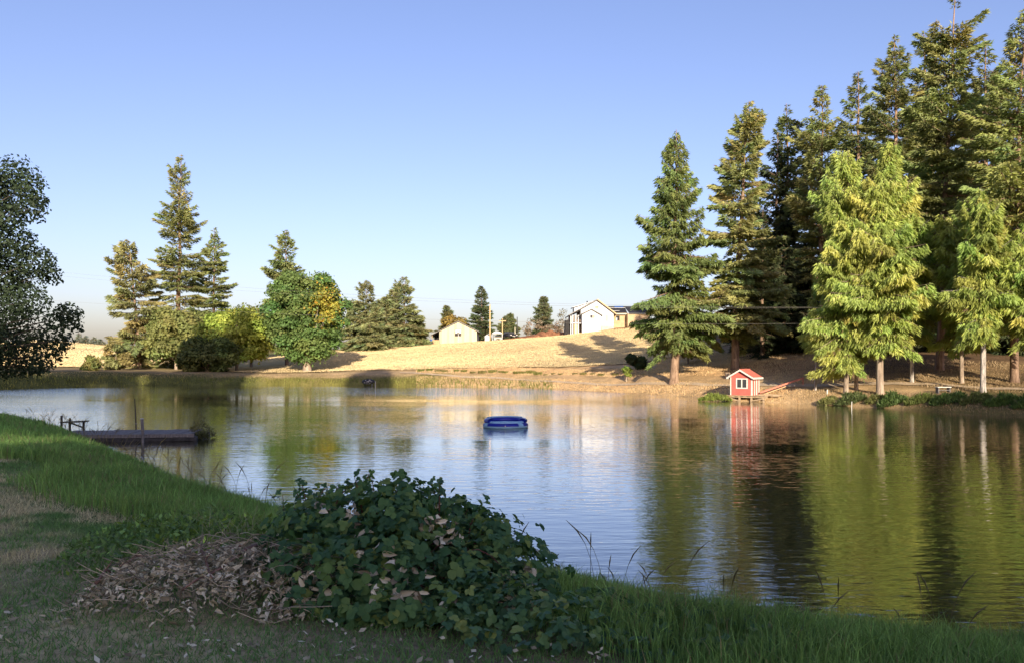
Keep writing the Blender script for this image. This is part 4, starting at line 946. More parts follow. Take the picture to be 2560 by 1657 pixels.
def mound():
    d = 147.0; nu, nv = 60, 16; u = np.linspace(0, 1, nu); v = np.linspace(-1, 1, nv); U, V_ = np.meshgrid(u, v)
    x = X(1285, d) + (X(1445, d)-X(1285, d))*U; y = d + 3.2*V_
    h = np.interp(U, [0, 0.15, 0.35, 0.55, 0.8, 1.0], [0, 0.35, 0.95, 1.15, 0.75, 0.2])*np.clip(1-V_**2, 0, 1)**0.8*(0.8+0.4*np.sin(U*31+V_*4)*np.sin(U*17+1))
    z = gz(x.ravel(), y.ravel()) - 0.12 + h.ravel()
    i = (np.arange(nv-1)[:, None]*nu + np.arange(nu-1)[None, :]).ravel()
    c = np.array([0.32, 0.16, 0.09])*(0.7+0.6*np.random.default_rng(2).uniform(size=(nu*nv, 1)))
    tag(link('earth_mound', np_mesh('earth_mound', np.stack([x.ravel(), y.ravel(), z], 1), quads=np.stack([i, i+1, i+nu+1, i+nu], 1), mat=M_ground, tint=c, smooth=True)), 'long heap of red-brown dug earth beside the white house', 'earth mound', kind='structure')
mound()

# ------------------------------------------------------------------ overhead wires
WP = np.array([[-120, 105], [2112, 50.8]])
def wire(name, pts, label, r=0.006):
    """photo column and row along the cable, hung along one straight line over the ground"""
    p0 = np.array([X(-120, 105), 105]); p1 = np.array([X(2112, 50.8), 50.8])
    pts = np.array(pts, float); t = np.linspace(0, 1, 60)
    q = p0[None]*(1-t[:, None]) + p1[None]*t[:, None]
    px = q[:, 0]/q[:, 1]*F + CX
    c = np.polyfit(pts[:, 0], pts[:, 1], 2); py = np.polyval(c, px)
    V = [(q[i, 0], q[i, 1], Z(py[i], q[i, 1])) for i in range(60)]
    o = MB().tube(V, r, 5).part(name, M_wire); return tag(o, label, 'cable', 'overhead cables')
wire('overhead_cable', [(150,683),(600,715),(1010,742),(1430,765),(1700,767),(1990,766)], 'upper of the overhead cables crossing the sky and trees')
wire('overhead_cable', [(150,692),(600,724),(1010,750),(1430,769),(1700,770),(1990,769)], 'second overhead cable just under the top one')
wire('overhead_cable', [(480,775),(850,787),(1180,803),(1430,808),(1700,810),(1965,808)], 'lowest overhead cable passing in front of the white house')
up = thing('utility_pole', 'utility pole carrying the cables, outside the left edge', 'pole', (X(-120,105), 105, gz1(X(-120,105), 105)))
hh = Z(658, 105)-up.location.z
MB().tube([(0,0,-0.5),(0,0,hh*0.5),(0,0,hh)], [0.17,0.15,0.11], 8).part('shaft', M_wood, up); MB().box((-0.9,-0.06,hh-0.5),(0.9,0.06,hh-0.35)).part('crossarm', M_wood, up)

# ------------------------------------------------------------------ small things on the far shore
def rock(rng, r, squash=0.7, n=10):
    import bmesh
    bm = bmesh.new(); bmesh.ops.create_icosphere(bm, subdivisions=1, radius=1)
    vs = [tuple(np.array(v.co)*r*rng.uniform(0.75, 1.2)*np.array([1.1, 0.9, squash])) for v in bm.verts]; fs = [tuple(v.index for v in f.verts) for f in bm.faces]; bm.free()
    return vs, fs
rng = np.random.default_rng(3)
hd = 90.0
hp = thing('rock_heap', 'black heap with pale stones at the waterline of the far bank', 'rocks', (X(924, hd), hd-0.2, 0.0))
for k in range(7):
    v, f = rock(rng, rng.uniform(0.28, 0.42)); a_ = rng.uniform(-0.55, 0.55); o = MB().add(v, f).part('dark_rock', M_blacktarp, hp); o.location = (a_, rng.uniform(-0.1, 0.3), 0.25+0.25*(1-abs(a_)))
for k in range(12):
    v, f = rock(rng, rng.uniform(0.05, 0.11)); o = MB().add(v, f).part('pale_stone', M_stone, hp); o.location = (rng.uniform(-0.45, 0.45), -0.38+rng.uniform(-0.06, 0.02), rng.uniform(0.06, 0.62))
sk = thing('marker_stake', 'thin white stake in the water beside the black heap', 'stake', (X(938, hd-0.7), hd-0.7, 0)); MB().tube([(0,0,-0.5),(0.02,0,0.42)], 0.04, 6).part('shaft', M_white, sk); MB().tube([(0.02,0,0.42),(0.02,0,0.45)], 0.05, 6).part('cap', M_white, sk)
sk = thing('marker_stake', 'thin pale stake in the water before the right bank', 'stake', (X(2129, 47), 47, 0)); MB().tube([(0,0,-0.5),(0.01,0,0.34)], 0.022, 6).part('shaft', M_white, sk); MB().tube([(0.01,0,0.34),(0.01,0,0.37)], 0.03, 6).part('cap', M_white, sk)
def post(px, d, h, r, mat, label, name='short_post', band=False):
    z = gz1(X(px, d), d); t = thing(name, label, 'post', (X(px, d), d, z))
    MB().tube([(0,0,-0.2),(0,0,h*0.6),(0.01,0,h)], [r*1.05, r, r*0.95], 8).part('shaft', mat, t); MB().tube([(0.01,0,h),(0.01,0,h+0.03)], r*0.8, 8).part('top', mat, t)
    if band: MB().tube([(0.005,0,h*0.15),(0.005,0,h*0.3)], r*1.12, 8).part('white_band', M_white, t)
post(2068, 52.2, 0.26, 0.045, M_white, 'short white post on the bank right of the curved white trunk')
post(2031, 57.2, 0.75, 0.06, M_lumber, 'wooden post with a white band left of the curved white trunk', 'path_post', True)
st = thing('tree_stump', 'pale sawn tree stump just left of the fir trunk', 'stump', (X(1819, 63.5), 63.5, gz1(X(1819, 63.5), 63.5)))
MB().tube([(0,0,-0.1),(0,0,0.15),(0,0,0.42)], [0.26,0.20,0.18], 10).part('stump_wood', M_barkg, st, smooth=False); MB().tube([(0,0,0.42),(0,0,0.43)], 0.165, 10).part('cut_face', M_lumber, st)
bd = 47.6
be = thing('plank_bench', 'low pale plank bench on the right bank under the trees', 'bench', (X(2358, bd), bd, gz1(X(2358, bd), bd)), R_(6))
for y in (-0.14, 0.03): MB().box((-0.44, y, 0.30), (0.44, y+0.14, 0.34)).part('seat_plank', M_white, be)
MB().box((-0.40, -0.10, 0.12), (0.40, 0.12, 0.15)).part('lower_shelf', M_greywood, be)
for x in (-0.36, 0.36): MB().box((x-0.03, -0.12, -0.08), (x+0.03, 0.15, 0.298)).part('leg', M_greywood, be)

# ------------------------------------------------------------------ grasses
def vnoise(x, y, sc, seed=0):
    """smooth value noise, 0 to 1"""
    x = np.asarray(x)/sc + 100.0; y = np.asarray(y)/sc + 100.0
    T = np.random.default_rng(seed).uniform(0, 1, (512, 512))
    i = np.floor(x).astype(int); j = np.floor(y).astype(int); fx = x-i; fy = y-j; fx = fx*fx*(3-2*fx); fy = fy*fy*(3-2*fy)
    g = lambda a, b: T[a % 512, b % 512]
    return (g(i,j)*(1-fx)+g(i+1,j)*fx)*(1-fy) + (g(i,j+1)*(1-fx)+g(i+1,j+1)*fx)*fy
def blades(rng, x, y, h, wd, col, bend=0.35, one=False, z=None, dirn=None):
    n = len(x); z = gz(x, y)-0.01 if z is None else z
    a = rng.uniform(0, 6.283, n) if dirn is None else dirn
    ld = np.stack([np.cos(a), np.sin(a), 0*a], 1); b = rng.uniform(0, 6.283, n); sd = np.stack([np.cos(b), np.sin(b), 0*b], 1)
    p = np.stack([x, y, z], 1); bn = (bend*rng.uniform(0.2, 1.4, n))
    tip = p + ld*(h*bn)[:, None]; tip[:, 2] += h*(1-0.3*bn)
    if one:
        V = np.stack([p-sd*(wd/2)[:, None], p+sd*(wd/2)[:, None], tip], 1).reshape(-1, 3)
        return V, None, np.arange(n*3).reshape(n, 3), np.repeat(col, 3, 0)
    mid = p + ld*(h*bn*0.3)[:, None]; mid[:, 2] += h*0.6
    V = np.stack([p-sd*(wd/2)[:, None], p+sd*(wd/2)[:, None], mid+sd*(wd*0.38)[:, None], mid-sd*(wd*0.38)[:, None], tip], 1).reshape(-1, 3)
    i = np.arange(n)*5
    return V, np.stack([i, i+1, i+2, i+3], 1), np.stack([i+3, i+2, i+4], 1), np.repeat(col, 5, 0)
def stuff(name, data, mat, label, cat):
    V, q, t, c = data
    return tag(link(name, np_mesh(name, V, quads=q, tris=t, mat=mat, tint=np.clip(c, 0.004, 0.8))), label, cat, kind='stuff')
def scatter(rng, n, x0, x1, y0, y1, keep):
    x = rng.uniform(x0, x1, n); y = rng.uniform(y0, y1, n); k = keep(x, y); return x[k], y[k]
def wedge(x, y): return (np.abs(x) < 0.72*y + 1.5)
rng = np.random.default_rng(77)
def near_land(x, y):
    s = shore_dist(x, y); return wedge(x, y) & (s > -0.06) & (y < 46) & (x < 9) & (s < 26)
xs_, ys_ = [], []
for n, x0, x1, y0, y1 in ((210000,-8,7.5,3.2,9),(200000,-16,3,9,18),(90000,-28,-5,18,30),(60000,-36,-14,30,44)):
    a_, b_ = scatter(rng, n, x0, x1, y0, y1, near_land); xs_.append(a_); ys_.append(b_)
gx, gy = np.concatenate(xs_), np.concatenate(ys_)
s_ = shore_dist(gx, gy); dist = np.hypot(gx, gy)
nz1 = vnoise(gx, gy, 1.6, 1); nz2 = vnoise(gx, gy, 0.45, 2); nz3 = vnoise(gx, gy, 4.0, 3)
tallw = np.clip((3.6 + 2.2*(nz1-0.5) + 0.6*np.clip((gy-12)/10, 0, 1) - s_)/0.9, 0, 1)
tallw = np.where(gx > 1.6, 1.0, tallw)
bare = ((gx+1.9)**2/0.8 + (gy-5.6)**2/0.45 < 1) | (((gx+0.8)**2/1.5 + (gy-6.3)**2/1.9) < 0.8)
tall = (rng.uniform(size=len(gx)) < tallw*0.9) & ~bare
x, y = gx[tall], gy[tall]; n = len(x); sz = 0.7+0.7*nz2[tall]+0.25*rng.normal(0, 1, n)
h = np.clip(0.19*sz*(0.55+0.9*vnoise(x, y, 0.9, 61)), 0.05, 0.5)*np.clip(0.55+0.25*s_[tall], 0.62, 1.0); wd = rng.uniform(0.004, 0.009, n)*np.clip(dist[tall]/9, 1, 3.2)
g = nz3[tall][:, None]*0.6+0.4*nz2[tall][:, None]
col = (np.array([0.115, 0.255, 0.070])*(1-g) + np.array([0.215, 0.330, 0.090])*g)*np.exp(rng.normal(0, 0.25, (n, 1)) + 0.5*(vnoise(x, y, 0.6, 63)[:, None]-0.5))
dr = rng.uniform(size=n) < 0.03 + 0.16*(vnoise(x, y, 0.7, 62) > 0.66); col[dr] = np.array([0.32, 0.27, 0.15])*rng.uniform(0.6, 1.1, (dr.sum(), 1))
stuff('bank_grass', blades(rng, x, y, h, wd, col, 0.5), M_grass, 'long lush green grass along the shaded near bank', 'grass')
lawn = ~tall
x, y = gx[lawn], gy[lawn]; n = len(x); m = np.clip((nz1[lawn]*0.45+nz2[lawn]*0.35+0.2*vnoise(x, y, 0.2, 64)-0.47+0.05*np.clip(-x-3, -2, 2))*7, 0, 1)[:, None]
soilc = np.clip((3.4-np.abs(x+4.0))/2, 0, 1)[:, None]*0
col = (np.array([0.135, 0.255, 0.080])*(1-m) + np.array([0.52, 0.46, 0.30])*m)*np.exp(rng.normal(0, 0.22, (n, 1)))
stuff('lawn_grass', blades(rng, x, y, rng.uniform(0.03, 0.085, n), rng.uniform(0.006, 0.012, n)*np.clip(dist[lawn]/7, 1, 3), col, 0.9, True), M_grass, 'short patchy half-dry mown lawn on the near bank', 'grass')
# stalks with seed heads standing over the water's edge
xs2, ys2 = scatter(rng, 9000, -22, 8.5, 5.5, 32, lambda x, y: (np.abs(shore_dist(x, y)-0.35) < 0.5) & wedge(x, y) & (x < 8))
k = rng.choice(len(xs2), min(230, len(xs2)), replace=False); x, y = xs2[k], ys2[k]; n = len(x)
h = rng.uniform(0.45, 0.95, n); zb_ = gz(x, y); a = rng.uniform(0, 6.283, n); S = 6; ss = np.linspace(0, 1, S)
path = np.stack([np.stack([x + np.cos(a)*h*0.35*q**2.2, y + np.sin(a)*h*0.2*q**2, zb_ + h*(q-0.18*q**3)], 1) for q in ss], 1)
SV, SQ = tubes_np(path, np.array([0.003, 0.003, 0.0026, 0.0025, 0.0085, 0.002])[None]*np.ones((n, 1)), 3)
tag(link('seed_stalks', np_mesh('seed_stalks', SV, quads=SQ, mat=M_grass, tint=np.repeat(np.array([0.22, 0.19, 0.09])[None]*rng.uniform(0.5, 1.2, (n, 1)), S*3, 0))), 'thin grass stalks with seed heads at the near waterline', 'grass', kind='stuff')
# reeds and water weeds by the near right corner
x = rng.uniform(2.4, 8.5, 9000); y = rng.uniform(6.5, 10.2, 9000); s2 = shore_dist(x, y); k = (s2 < 0.4) & (s2 > -1.5*vnoise(x, y, 1.1, 9)-0.15) & (vnoise(x, y, 0.7, 8) > 0.38); x, y = x[k], y[k]; n = len(x)
col = np.array([0.075, 0.085, 0.032])*np.exp(rng.normal(0, 0.35, (n, 1)))
stuff('water_weeds', blades(rng, x, y, rng.uniform(0.15, 0.5, n), rng.uniform(0.006, 0.012, n), col, 0.6, z=np.minimum(gz(x, y), 0.0)-0.02), M_grass, 'sparse weeds and reeds standing in the near water', 'reeds')
# pale dry stalks behind the leaf pile
n = 70; x = rng.normal(X(600, 6.9), 0.16, n); y = rng.normal(6.8, 0.2, n)
stuff('dry_stalks', blades(rng, x, y, rng.uniform(0.25, 0.55, n), np.full(n, 0.007), np.array([0.42, 0.40, 0.28])*rng.uniform(0.6, 1.1, (n, 1)), 0.55), M_grass, 'pale dry grass stalks standing behind the leaf pile', 'grass')

# far bank: green fringe on the left, dry grass on the right, stubble on the field
n = 60000; x = rng.uniform(-62, 4, n); y = rng.uniform(60, 98, n); s2 = shore_dist(x, y); k = (s2 > -0.1) & (s2 < 5.0) & (y > 62); x, y, s2 = x[k], y[k], s2[k]; n = len(x)
tl = np.clip((2.6-s2)/1.2, 0, 1); g = vnoise(x, y, 3.5, 12)[:, None]
col = (np.array([0.12, 0.155, 0.035])*(1-g)+np.array([0.23, 0.215, 0.06])*g)*tl[:, None] + np.array([0.33, 0.255, 0.14])*(1-tl[:, None])
col *= np.exp(rng.normal(0, 0.22, (n, 1)))
stuff('far_bank_grass', blades(rng, x, y, rng.uniform(0.15, 0.4, n)*(0.35+0.8*tl), rng.uniform(0.05, 0.10, n), col, 0.45, True), M_grass, 'green and olive grass fringe of the far left bank', 'grass')
n = 430000; x = rng.uniform(-14, 42, n); y = rng.uniform(38, 100, n); s2 = shore_dist(x, y)
pxs = x/y*F+CX
k = (s2 > 0.05) & (s2 < 16) & (pxs > 1040) & (pxs < 2750) & (np.abs(s2-4.0) > 0.9); k &= rng.uniform(size=n) < np.where(pxs > 1950, 0.55, 0.8)
k &= ~((y > 93.5-0.05*(pxs-1300)) & (pxs < 1640))
x, y, s2, pxs = x[k], y[k], s2[k], pxs[k]; n = len(x)
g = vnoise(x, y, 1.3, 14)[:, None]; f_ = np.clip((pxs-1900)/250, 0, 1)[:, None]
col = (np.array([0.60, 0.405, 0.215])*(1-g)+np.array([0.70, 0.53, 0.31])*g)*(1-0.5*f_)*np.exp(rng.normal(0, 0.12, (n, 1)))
stuff('dry_slope_grass', blades(rng, x, y, rng.uniform(0.06, 0.18, n)*(0.5+g[:, 0]), rng.uniform(0.03, 0.06, n), col, 0.6, True), M_grass, 'short dry tan grass on the far bank and slope', 'grass')
def stubble(name, n, lower, upper, label, hgt=0.18, wdt=0.08, seed=5):
    rg = np.random.default_rng(seed); lo = np.array(lower); up = np.array(upper); u = rg.uniform(0.004, 0.996, n); v = rg.uniform(0, 1, n)**0.8
    f = lambda c, j: np.interp(u, np.linspace(0, 1, len(c)), c[:, j])
    x = f(lo, 0)*(1-v)+f(up, 0)*v; y = f(lo, 1)*(1-v)+f(up, 1)*v
    row = np.round(y*1.6)/1.6; y = y*0.5+row*0.5
    g = vnoise(x*0.25, y, 2.2, 21)[:, None]
    col = (np.array([0.65, 0.51, 0.285])*(1-g)+np.array([0.72, 0.59, 0.355])*g)*np.exp(rg.normal(0, 0.05, (n, 1)))
    stuff(name, blades(rg, x, y, rg.uniform(0.5, 1.2, n)*hgt, rg.uniform(0.6, 1.3, n)*wdt, col, 0.35, True, z=gz(x, y)+0.03), M_dead, label, 'straw')
stubble('field_stubble', 215000, pl((590,99),(850,99.5),(950,99.5),(1000,99),(1100,97.5),(1200,96),(1300,93.5),(1450,88.5),(1570,84),(1700,83),(1830,86)),
      pl((300,160),(640,158),(760,154),(860,153),(950,152),(1040,151),(1150,150),(1290,148),(1410,141),(1540,135),(1660,128)), 'pale cut straw standing in the sunlit field')
stubble('hill_stubble', 50000, pl((-300,112),(0,112),(160,112),(300,116),(420,122)), pl((-300,262),(0,262),(120,262),(250,256),(400,240)), 'cut straw of the golden hill field', 0.25, 0.22, 6)

# loose stones on the far right bank
n = 2600; x = rng.uniform(-10, 20, n); y = rng.uniform(50, 92, n); s2 = shore_dist(x, y); k = (s2 > -0.05) & (s2 < 2.4) & (x/y*F+CX > 1120) & (x/y*F+CX < 1900); x, y = x[k], y[k]; z = gz(x, y)
v0, f0 = rock(rng, 1.0); v0 = np.array(v0); f0 = np.array(f0); n = len(x)
sc = rng.uniform(0.03, 0.11, n); ang = rng.uniform(0, 6.283, n); ca, sa = np.cos(ang), np.sin(ang)
V = np.stack([(v0[None, :, 0]*ca[:, None]-v0[None, :, 1]*sa[:, None])*sc[:, None]+x[:, None], (v0[None, :, 0]*sa[:, None]+v0[None, :, 1]*ca[:, None])*sc[:, None]+y[:, None], v0[None, :, 2]*sc[:, None]+z[:, None]], -1).reshape(-1, 3)
T = (f0[None]+np.arange(n)[:, None, None]*len(v0)).reshape(-1, 3)
tag(link('bank_stones', np_mesh('bank_stones', V, tris=T, mat=M_dead, tint=np.repeat(np.array([0.42, 0.30, 0.19])*rng.uniform(0.45, 1.2, (n, 1)), len(v0), 0))), 'loose tan stones on the far bank', 'stones', kind='stuff')

# row of green tufts on the slope, leafy clumps along the right waterline
def tuft(rng, r, h, n, col, wd):
    a = rng.uniform(0, 6.283, n); q = r*np.sqrt(rng.uniform(0, 1, n))*0.7
    return blades(rng, q*np.cos(a), q*np.sin(a), h*rng.uniform(0.5, 1.1, n), np.full(n, wd)*rng.uniform(0.6, 1.3, n), np.array(col)*np.exp(rng.normal(0, 0.25, (n, 1))), 0.7, z=np.zeros(n), dirn=a)
def tuft_mesh(r, h, n, col, wd):
    D = tuft(rng, r, h, n, col, wd); return np_mesh('tuft', D[0], quads=D[1], tris=D[2], mat=M_grass, tint=np.clip(D[3], 0.005, 0.7))
TM = [tuft_mesh(0.55, 0.40, 130, c, 0.06) for c in ((0.16,0.18,0.05), (0.19,0.19,0.06), (0.21,0.19,0.075))]
ORD = 'first second third fourth fifth sixth seventh eighth ninth tenth eleventh twelfth thirteenth fourteenth fifteenth sixteenth seventeenth eighteenth nineteenth twentieth twenty-first twenty-second last'.split()
for kt, px in enumerate([1052,1074,1096,1112,1141,1160,1182,1206,1231,1252,1263,1292,1307,1327,1345,1364,1383,1402,1437,1458,1482,1503,1538]):
    d = np.interp(px, [1040,1130,1300,1400,1500,1600], [97.2,94.5,88.6,83.5,79,74.6]) + rng.uniform(-0.5, 0.5)
    sc = rng.uniform(0.75, 1.25)*(1 if px < 1350 else 0.7)
    o = link('grass_tuft', TM[int(rng.integers(3))] if px < 1350 else TM[2], None, (X(px, d), d, gz1(X(px, d), d)-0.02), (0, 0, rng.uniform(0, 6)), (sc*1.1, sc, sc))
    tag(o, '%s tuft from the left in the row of small tufts above the path' % ORD[kt], 'grass tuft', 'row of tufts on the slope')
def clump(px, d, wpx, h, n, col, label, seed, group, leaf=0.14, xoff=0):
    r = np.random.default_rng(seed); R_w = wpx*d/F; x0, y0 = X(px, d), d
    u = r.uniform(-1, 1, n); v = r.uniform(-1, 1, n); k = u*u+v*v < 1; u, v = u[k], v[k]; n = len(u)
    hh_ = h*(1-u*u-v*v)**0.8*(0.25+1.0*vnoise(u*R_w+50+px, v+50, 0.3, seed)); x = u*R_w; y = v*0.55*min(R_w, 1.2)
    z = gz(x0+x, y0+y); z = np.maximum(z, 0.0) + hh_*r.uniform(0.1, 1, n)**0.6
    p = np.stack([x, y, z], 1); dd_ = unit(r.normal(0, 0.5, (n, 3)) + np.array([0, -0.2, 0.8])); nn = unit(r.normal(0, 1, (n, 3)))
    l = leaf*r.uniform(0.7, 2.2, n); V, Qd = diamonds(p, dd_, unit(np.cross(dd_, nn)), l, l*r.uniform(0.12, 0.32, n))
    t = thing('shore_clump', label, 'shrub', (x0, y0, 0), 0, group)
    c = np.array(col)*np.exp(r.normal(0, 0.28, (n, 1)))
    link('foliage', np_mesh('foliage', V, quads=Qd, mat=M_leaf, tint=np.repeat(c, 4, 0)), t)
    m = 14; q = r.uniform(-0.8, 0.8, m)*R_w; st_ = np.stack([q, 0*q, gz(x0+q, y0+0*q)-0.1], 1); path = st_[:, None] + np.linspace(0, 1, 4)[None, :, None]*np.stack([r.normal(0, 0.2, m), r.normal(0, 0.1, m), h*r.uniform(0.6, 1.2, m)], 1)[:, None]
    BV, BQ = tubes_np(path, 0.012*(1-0.7*np.linspace(0, 1, 4))[None]*np.ones((m, 1)), 3); link('stems', np_mesh('stems', BV, quads=BQ, mat=M_barkg), t)
GS = 'leafy clumps along the right waterline'
for k, (px, d, wpx, h, n, col) in enumerate([(2070,50.0,26,0.45,1200,(0.20,0.21,0.075)),(2128,49.3,36,0.62,2200,(0.095,0.125,0.045)),(2190,48.2,26,0.42,1100,(0.14,0.15,0.05)),(2232,47.2,38,0.62,2400,(0.085,0.135,0.04)),(2300,46.2,40,0.40,1600,(0.16,0.20,0.055)),(2372,45.0,46,0.60,2600,(0.085,0.14,0.04)),(2440,43.8,40,0.48,1800,(0.13,0.16,0.05)),(2505,42.6,44,0.55,2400,(0.10,0.165,0.04)),(2580,41.4,50,0.55,2400,(0.10,0.16,0.04))]):
    clump(px, d, wpx, h, n, col, ['pale feathery clump at the waterline by the curved white trunk','dark bushy clump at the waterline below the leftmost cedars','small olive clump before the thick pale trunk','bright-topped green clump right of the thick pale trunk','low yellowish clump on the waterline left of the bench','dark green clump at the waterline below the bench','olive clump at the waterline right of the bench','lush green clump before the grey trunk near the right edge','green clump at the waterline on the right edge'][k], 300+k, GS)
clump(1787, 54.8, 42, 0.50, 2600, (0.20, 0.25, 0.055), 'bright green leafy clump at the waterline left of the red hut', 320, None, 0.13)
clump(502, 28.9, 36, 0.85, 900, (0.10, 0.10, 0.045), 'twiggy weeds growing on the end of the dark dock', 321, None, 0.07)
clump(505, 28.3, 20, 0.30, 500, (0.09, 0.10, 0.04), 'low weed tussock at the foot of the dock end', 322, None, 0.08)

# ------------------------------------------------------------------ brambles, leaf pile, weeds
def leaflet(l, wd, fold, curl, off=(0, 0, 0), ang=0.0):
    """one pointed leaf blade along +x, folded on its midrib"""
    xs = np.array([0, 0.28, 0.70, 1.0])*l; ws = np.array([0.03, 0.48, 0.42, 0.0])*wd
    zs = -curl*l*(xs/l)**2
    V = []
    for x, w_, z in zip(xs, ws, zs): V += [(x, 0, z), (x, w_, z+fold*w_), (x, -w_, z+fold*w_)]
    V = np.array(V); T = []
    for i in range(3):
        a = i*3; b = a+3; T += [(a, b, b+1), (a, b+1, a+1), (a, b+2, b), (a, a+2, b+2)]
    c, s = math.cos(ang), math.sin(ang); R2 = np.array([[c, -s, 0], [s, c, 0], [0, 0, 1]])
    return V @ R2.T + np.array(off), np.array(T)
def compound(rng, l, dead=False):
    """bramble leaf: three leaflets on a short stalk"""
    parts = []
    for off, ang, sc in (((0.45*l, 0, 0), 0.0, 1.0), ((0.30*l, 0.03*l, 0), 1.15+rng.normal(0, 0.1), 0.85), ((0.30*l, -0.03*l, 0), -1.15+rng.normal(0, 0.1), 0.85)):
        parts.append(leaflet(l*sc*rng.uniform(0.9, 1.1), l*sc*(0.85 if not dead else 0.55), rng.uniform(0.1, 0.45) if not dead else rng.uniform(0.5, 1.0), rng.uniform(0.05, 0.35) if not dead else rng.uniform(0.3, 0.9), off, ang))
    V = np.concatenate([p[0] for p in parts] + [np.array([(0, 0.004, 0), (0, -0.004, 0), (0.47*l, 0.0, 0.001)])])
    T = []; b = 0
    for p in parts: T.append(p[1]+b); b += len(p[0])
    T.append(np.array([(b, b+1, b+2)])); return V, np.concatenate(T)
def rotmats(yaw, pitch, roll):
    cy, sy, cp, sp, cr, sr = np.cos(yaw), np.sin(yaw), np.cos(pitch), np.sin(pitch), np.cos(roll), np.sin(roll)
    Rz = np.zeros((len(yaw), 3, 3)); Rz[:, 0, 0] = cy; Rz[:, 0, 1] = -sy; Rz[:, 1, 0] = sy; Rz[:, 1, 1] = cy; Rz[:, 2, 2] = 1
    Ry = np.zeros_like(Rz); Ry[:, 0, 0] = cp; Ry[:, 0, 2] = sp; Ry[:, 2, 0] = -sp; Ry[:, 2, 2] = cp; Ry[:, 1, 1] = 1
    Rx = np.zeros_like(Rz); Rx[:, 1, 1] = cr; Rx[:, 1, 2] = -sr; Rx[:, 2, 1] = sr; Rx[:, 2, 2] = cr; Rx[:, 0, 0] = 1
    return Rz @ Ry @ Rx
def leaf_mat(name, cols, rough=0.5, spec=0.35, tr=0.25):
    m, n, b = newmat(name)
    oi = N(n, 'ShaderNodeObjectInfo'); tc = N(n, 'ShaderNodeTexCoord'); nz = N(n, 'ShaderNodeTexNoise', Scale=25.0, Detail=3.0); n.links.new(tc.outputs['Object'], nz.inputs['Vector'])
    r = ramp(n, oi.outputs['Random'], cols); r2 = ramp(n, nz.outputs[0], [(0.3, (0.8, 0.8, 0.8)), (0.7, (1.15, 1.15, 1.15))])
    c = mixrgb(n, 'MULTIPLY', 1.0, r.outputs[0], r2.outputs[0]); n.links.new(c, b.inputs['Base Color'])
    b.inputs['Roughness'].default_value = rough; b.inputs['Specular IOR Level'].default_value = spec
    t = N(n, 'ShaderNodeBsdfTranslucent'); n.links.new(c, t.inputs[0]); ms = N(n, 'ShaderNodeMixShader', Fac=tr)
    n.links.new(b.outputs[0], ms.inputs[1]); n.links.new(t.outputs[0], ms.inputs[2]); n.links.new(ms.outputs[0], n.nodes['Material Output'].inputs[0])
    return m
GL_COLS = [(0.0, (0.042, 0.110, 0.050)), (0.4, (0.070, 0.160, 0.060)), (0.75, (0.110, 0.205, 0.062)), (0.95, (0.21, 0.28, 0.075))]
DL_COLS = [(0.0, (0.15, 0.125, 0.08)), (0.4, (0.38, 0.345, 0.245)), (0.75, (0.62, 0.575, 0.43)), (1.0, (0.78, 0.74, 0.58))]
M_bl = leaf_mat('bramble_leaf', GL_COLS); M_dl = leaf_mat('withered_leaf', DL_COLS, 0.85, 0.1, 0.15)
rng = np.random.default_rng(8)
def samp(cols, u): a = np.array([c[0] for c in cols]); b = np.array([c[1] for c in cols]); return np.stack([np.interp(u, a, b[:, k]) for k in range(3)], -1)

def place_leaves(t, name, Pn, nrm, sizes, variants, mat, mat_j, cols, joined_name, order_key, spin=0.6, nsingle=300):
    """the leaves that show largest are pieces of their own, the rest one mass"""
    n = len(Pn)
    nrm = unit(nrm + rng.normal(0, spin, nrm.shape)); yaw = rng.uniform(0, 6.283, n)
    ref = np.stack([np.cos(yaw), np.sin(yaw), 0*yaw], 1); xa = unit(ref - nrm*(ref*nrm).sum(1, keepdims=True)); ya = np.cross(nrm, xa)
    Rm = np.stack([xa, ya, nrm], -1)
    order = np.argsort(order_key); single, rest = order[:nsingle], order[nsingle:]
    MS = [np_mesh(name, V, tris=T, mat=mat) for V, T in variants]
    from mathutils import Matrix
    for i in single:
        o = bpy.data.objects.new(name, MS[int(rng.integers(len(MS)))]); COL.objects.link(o); o.parent = t
        m = Matrix([[Rm[i, r, c] for c in range(3)] for r in range(3)]); o.rotation_euler = m.to_euler(); o.location = Pn[i]; o.scale = (sizes[i],)*3
    VV, TT, CC, b = [], [], [], 0
    vi = rng.integers(len(variants), size=len(rest))
    for k, (V, T) in enumerate(variants):
        idx = rest[vi == k]
        if not len(idx): continue
        W = np.einsum('nij,vj->nvi', Rm[idx]*sizes[idx][:, None, None], V) + Pn[idx][:, None]
        VV.append(W.reshape(-1, 3)); TT.append((T[None]+np.arange(len(idx))[:, None, None]*len(V)).reshape(-1, 3)+b); b += len(idx)*len(V)
        CC.append(np.repeat(samp(cols, rng.uniform(0, 1, len(idx))), len(V), 0))
    o = link(joined_name, np_mesh(joined_name, np.concatenate(VV), tris=np.concatenate(TT), mat=mat_j, tint=np.concatenate(CC)), t); o['kind'] = 'stuff'

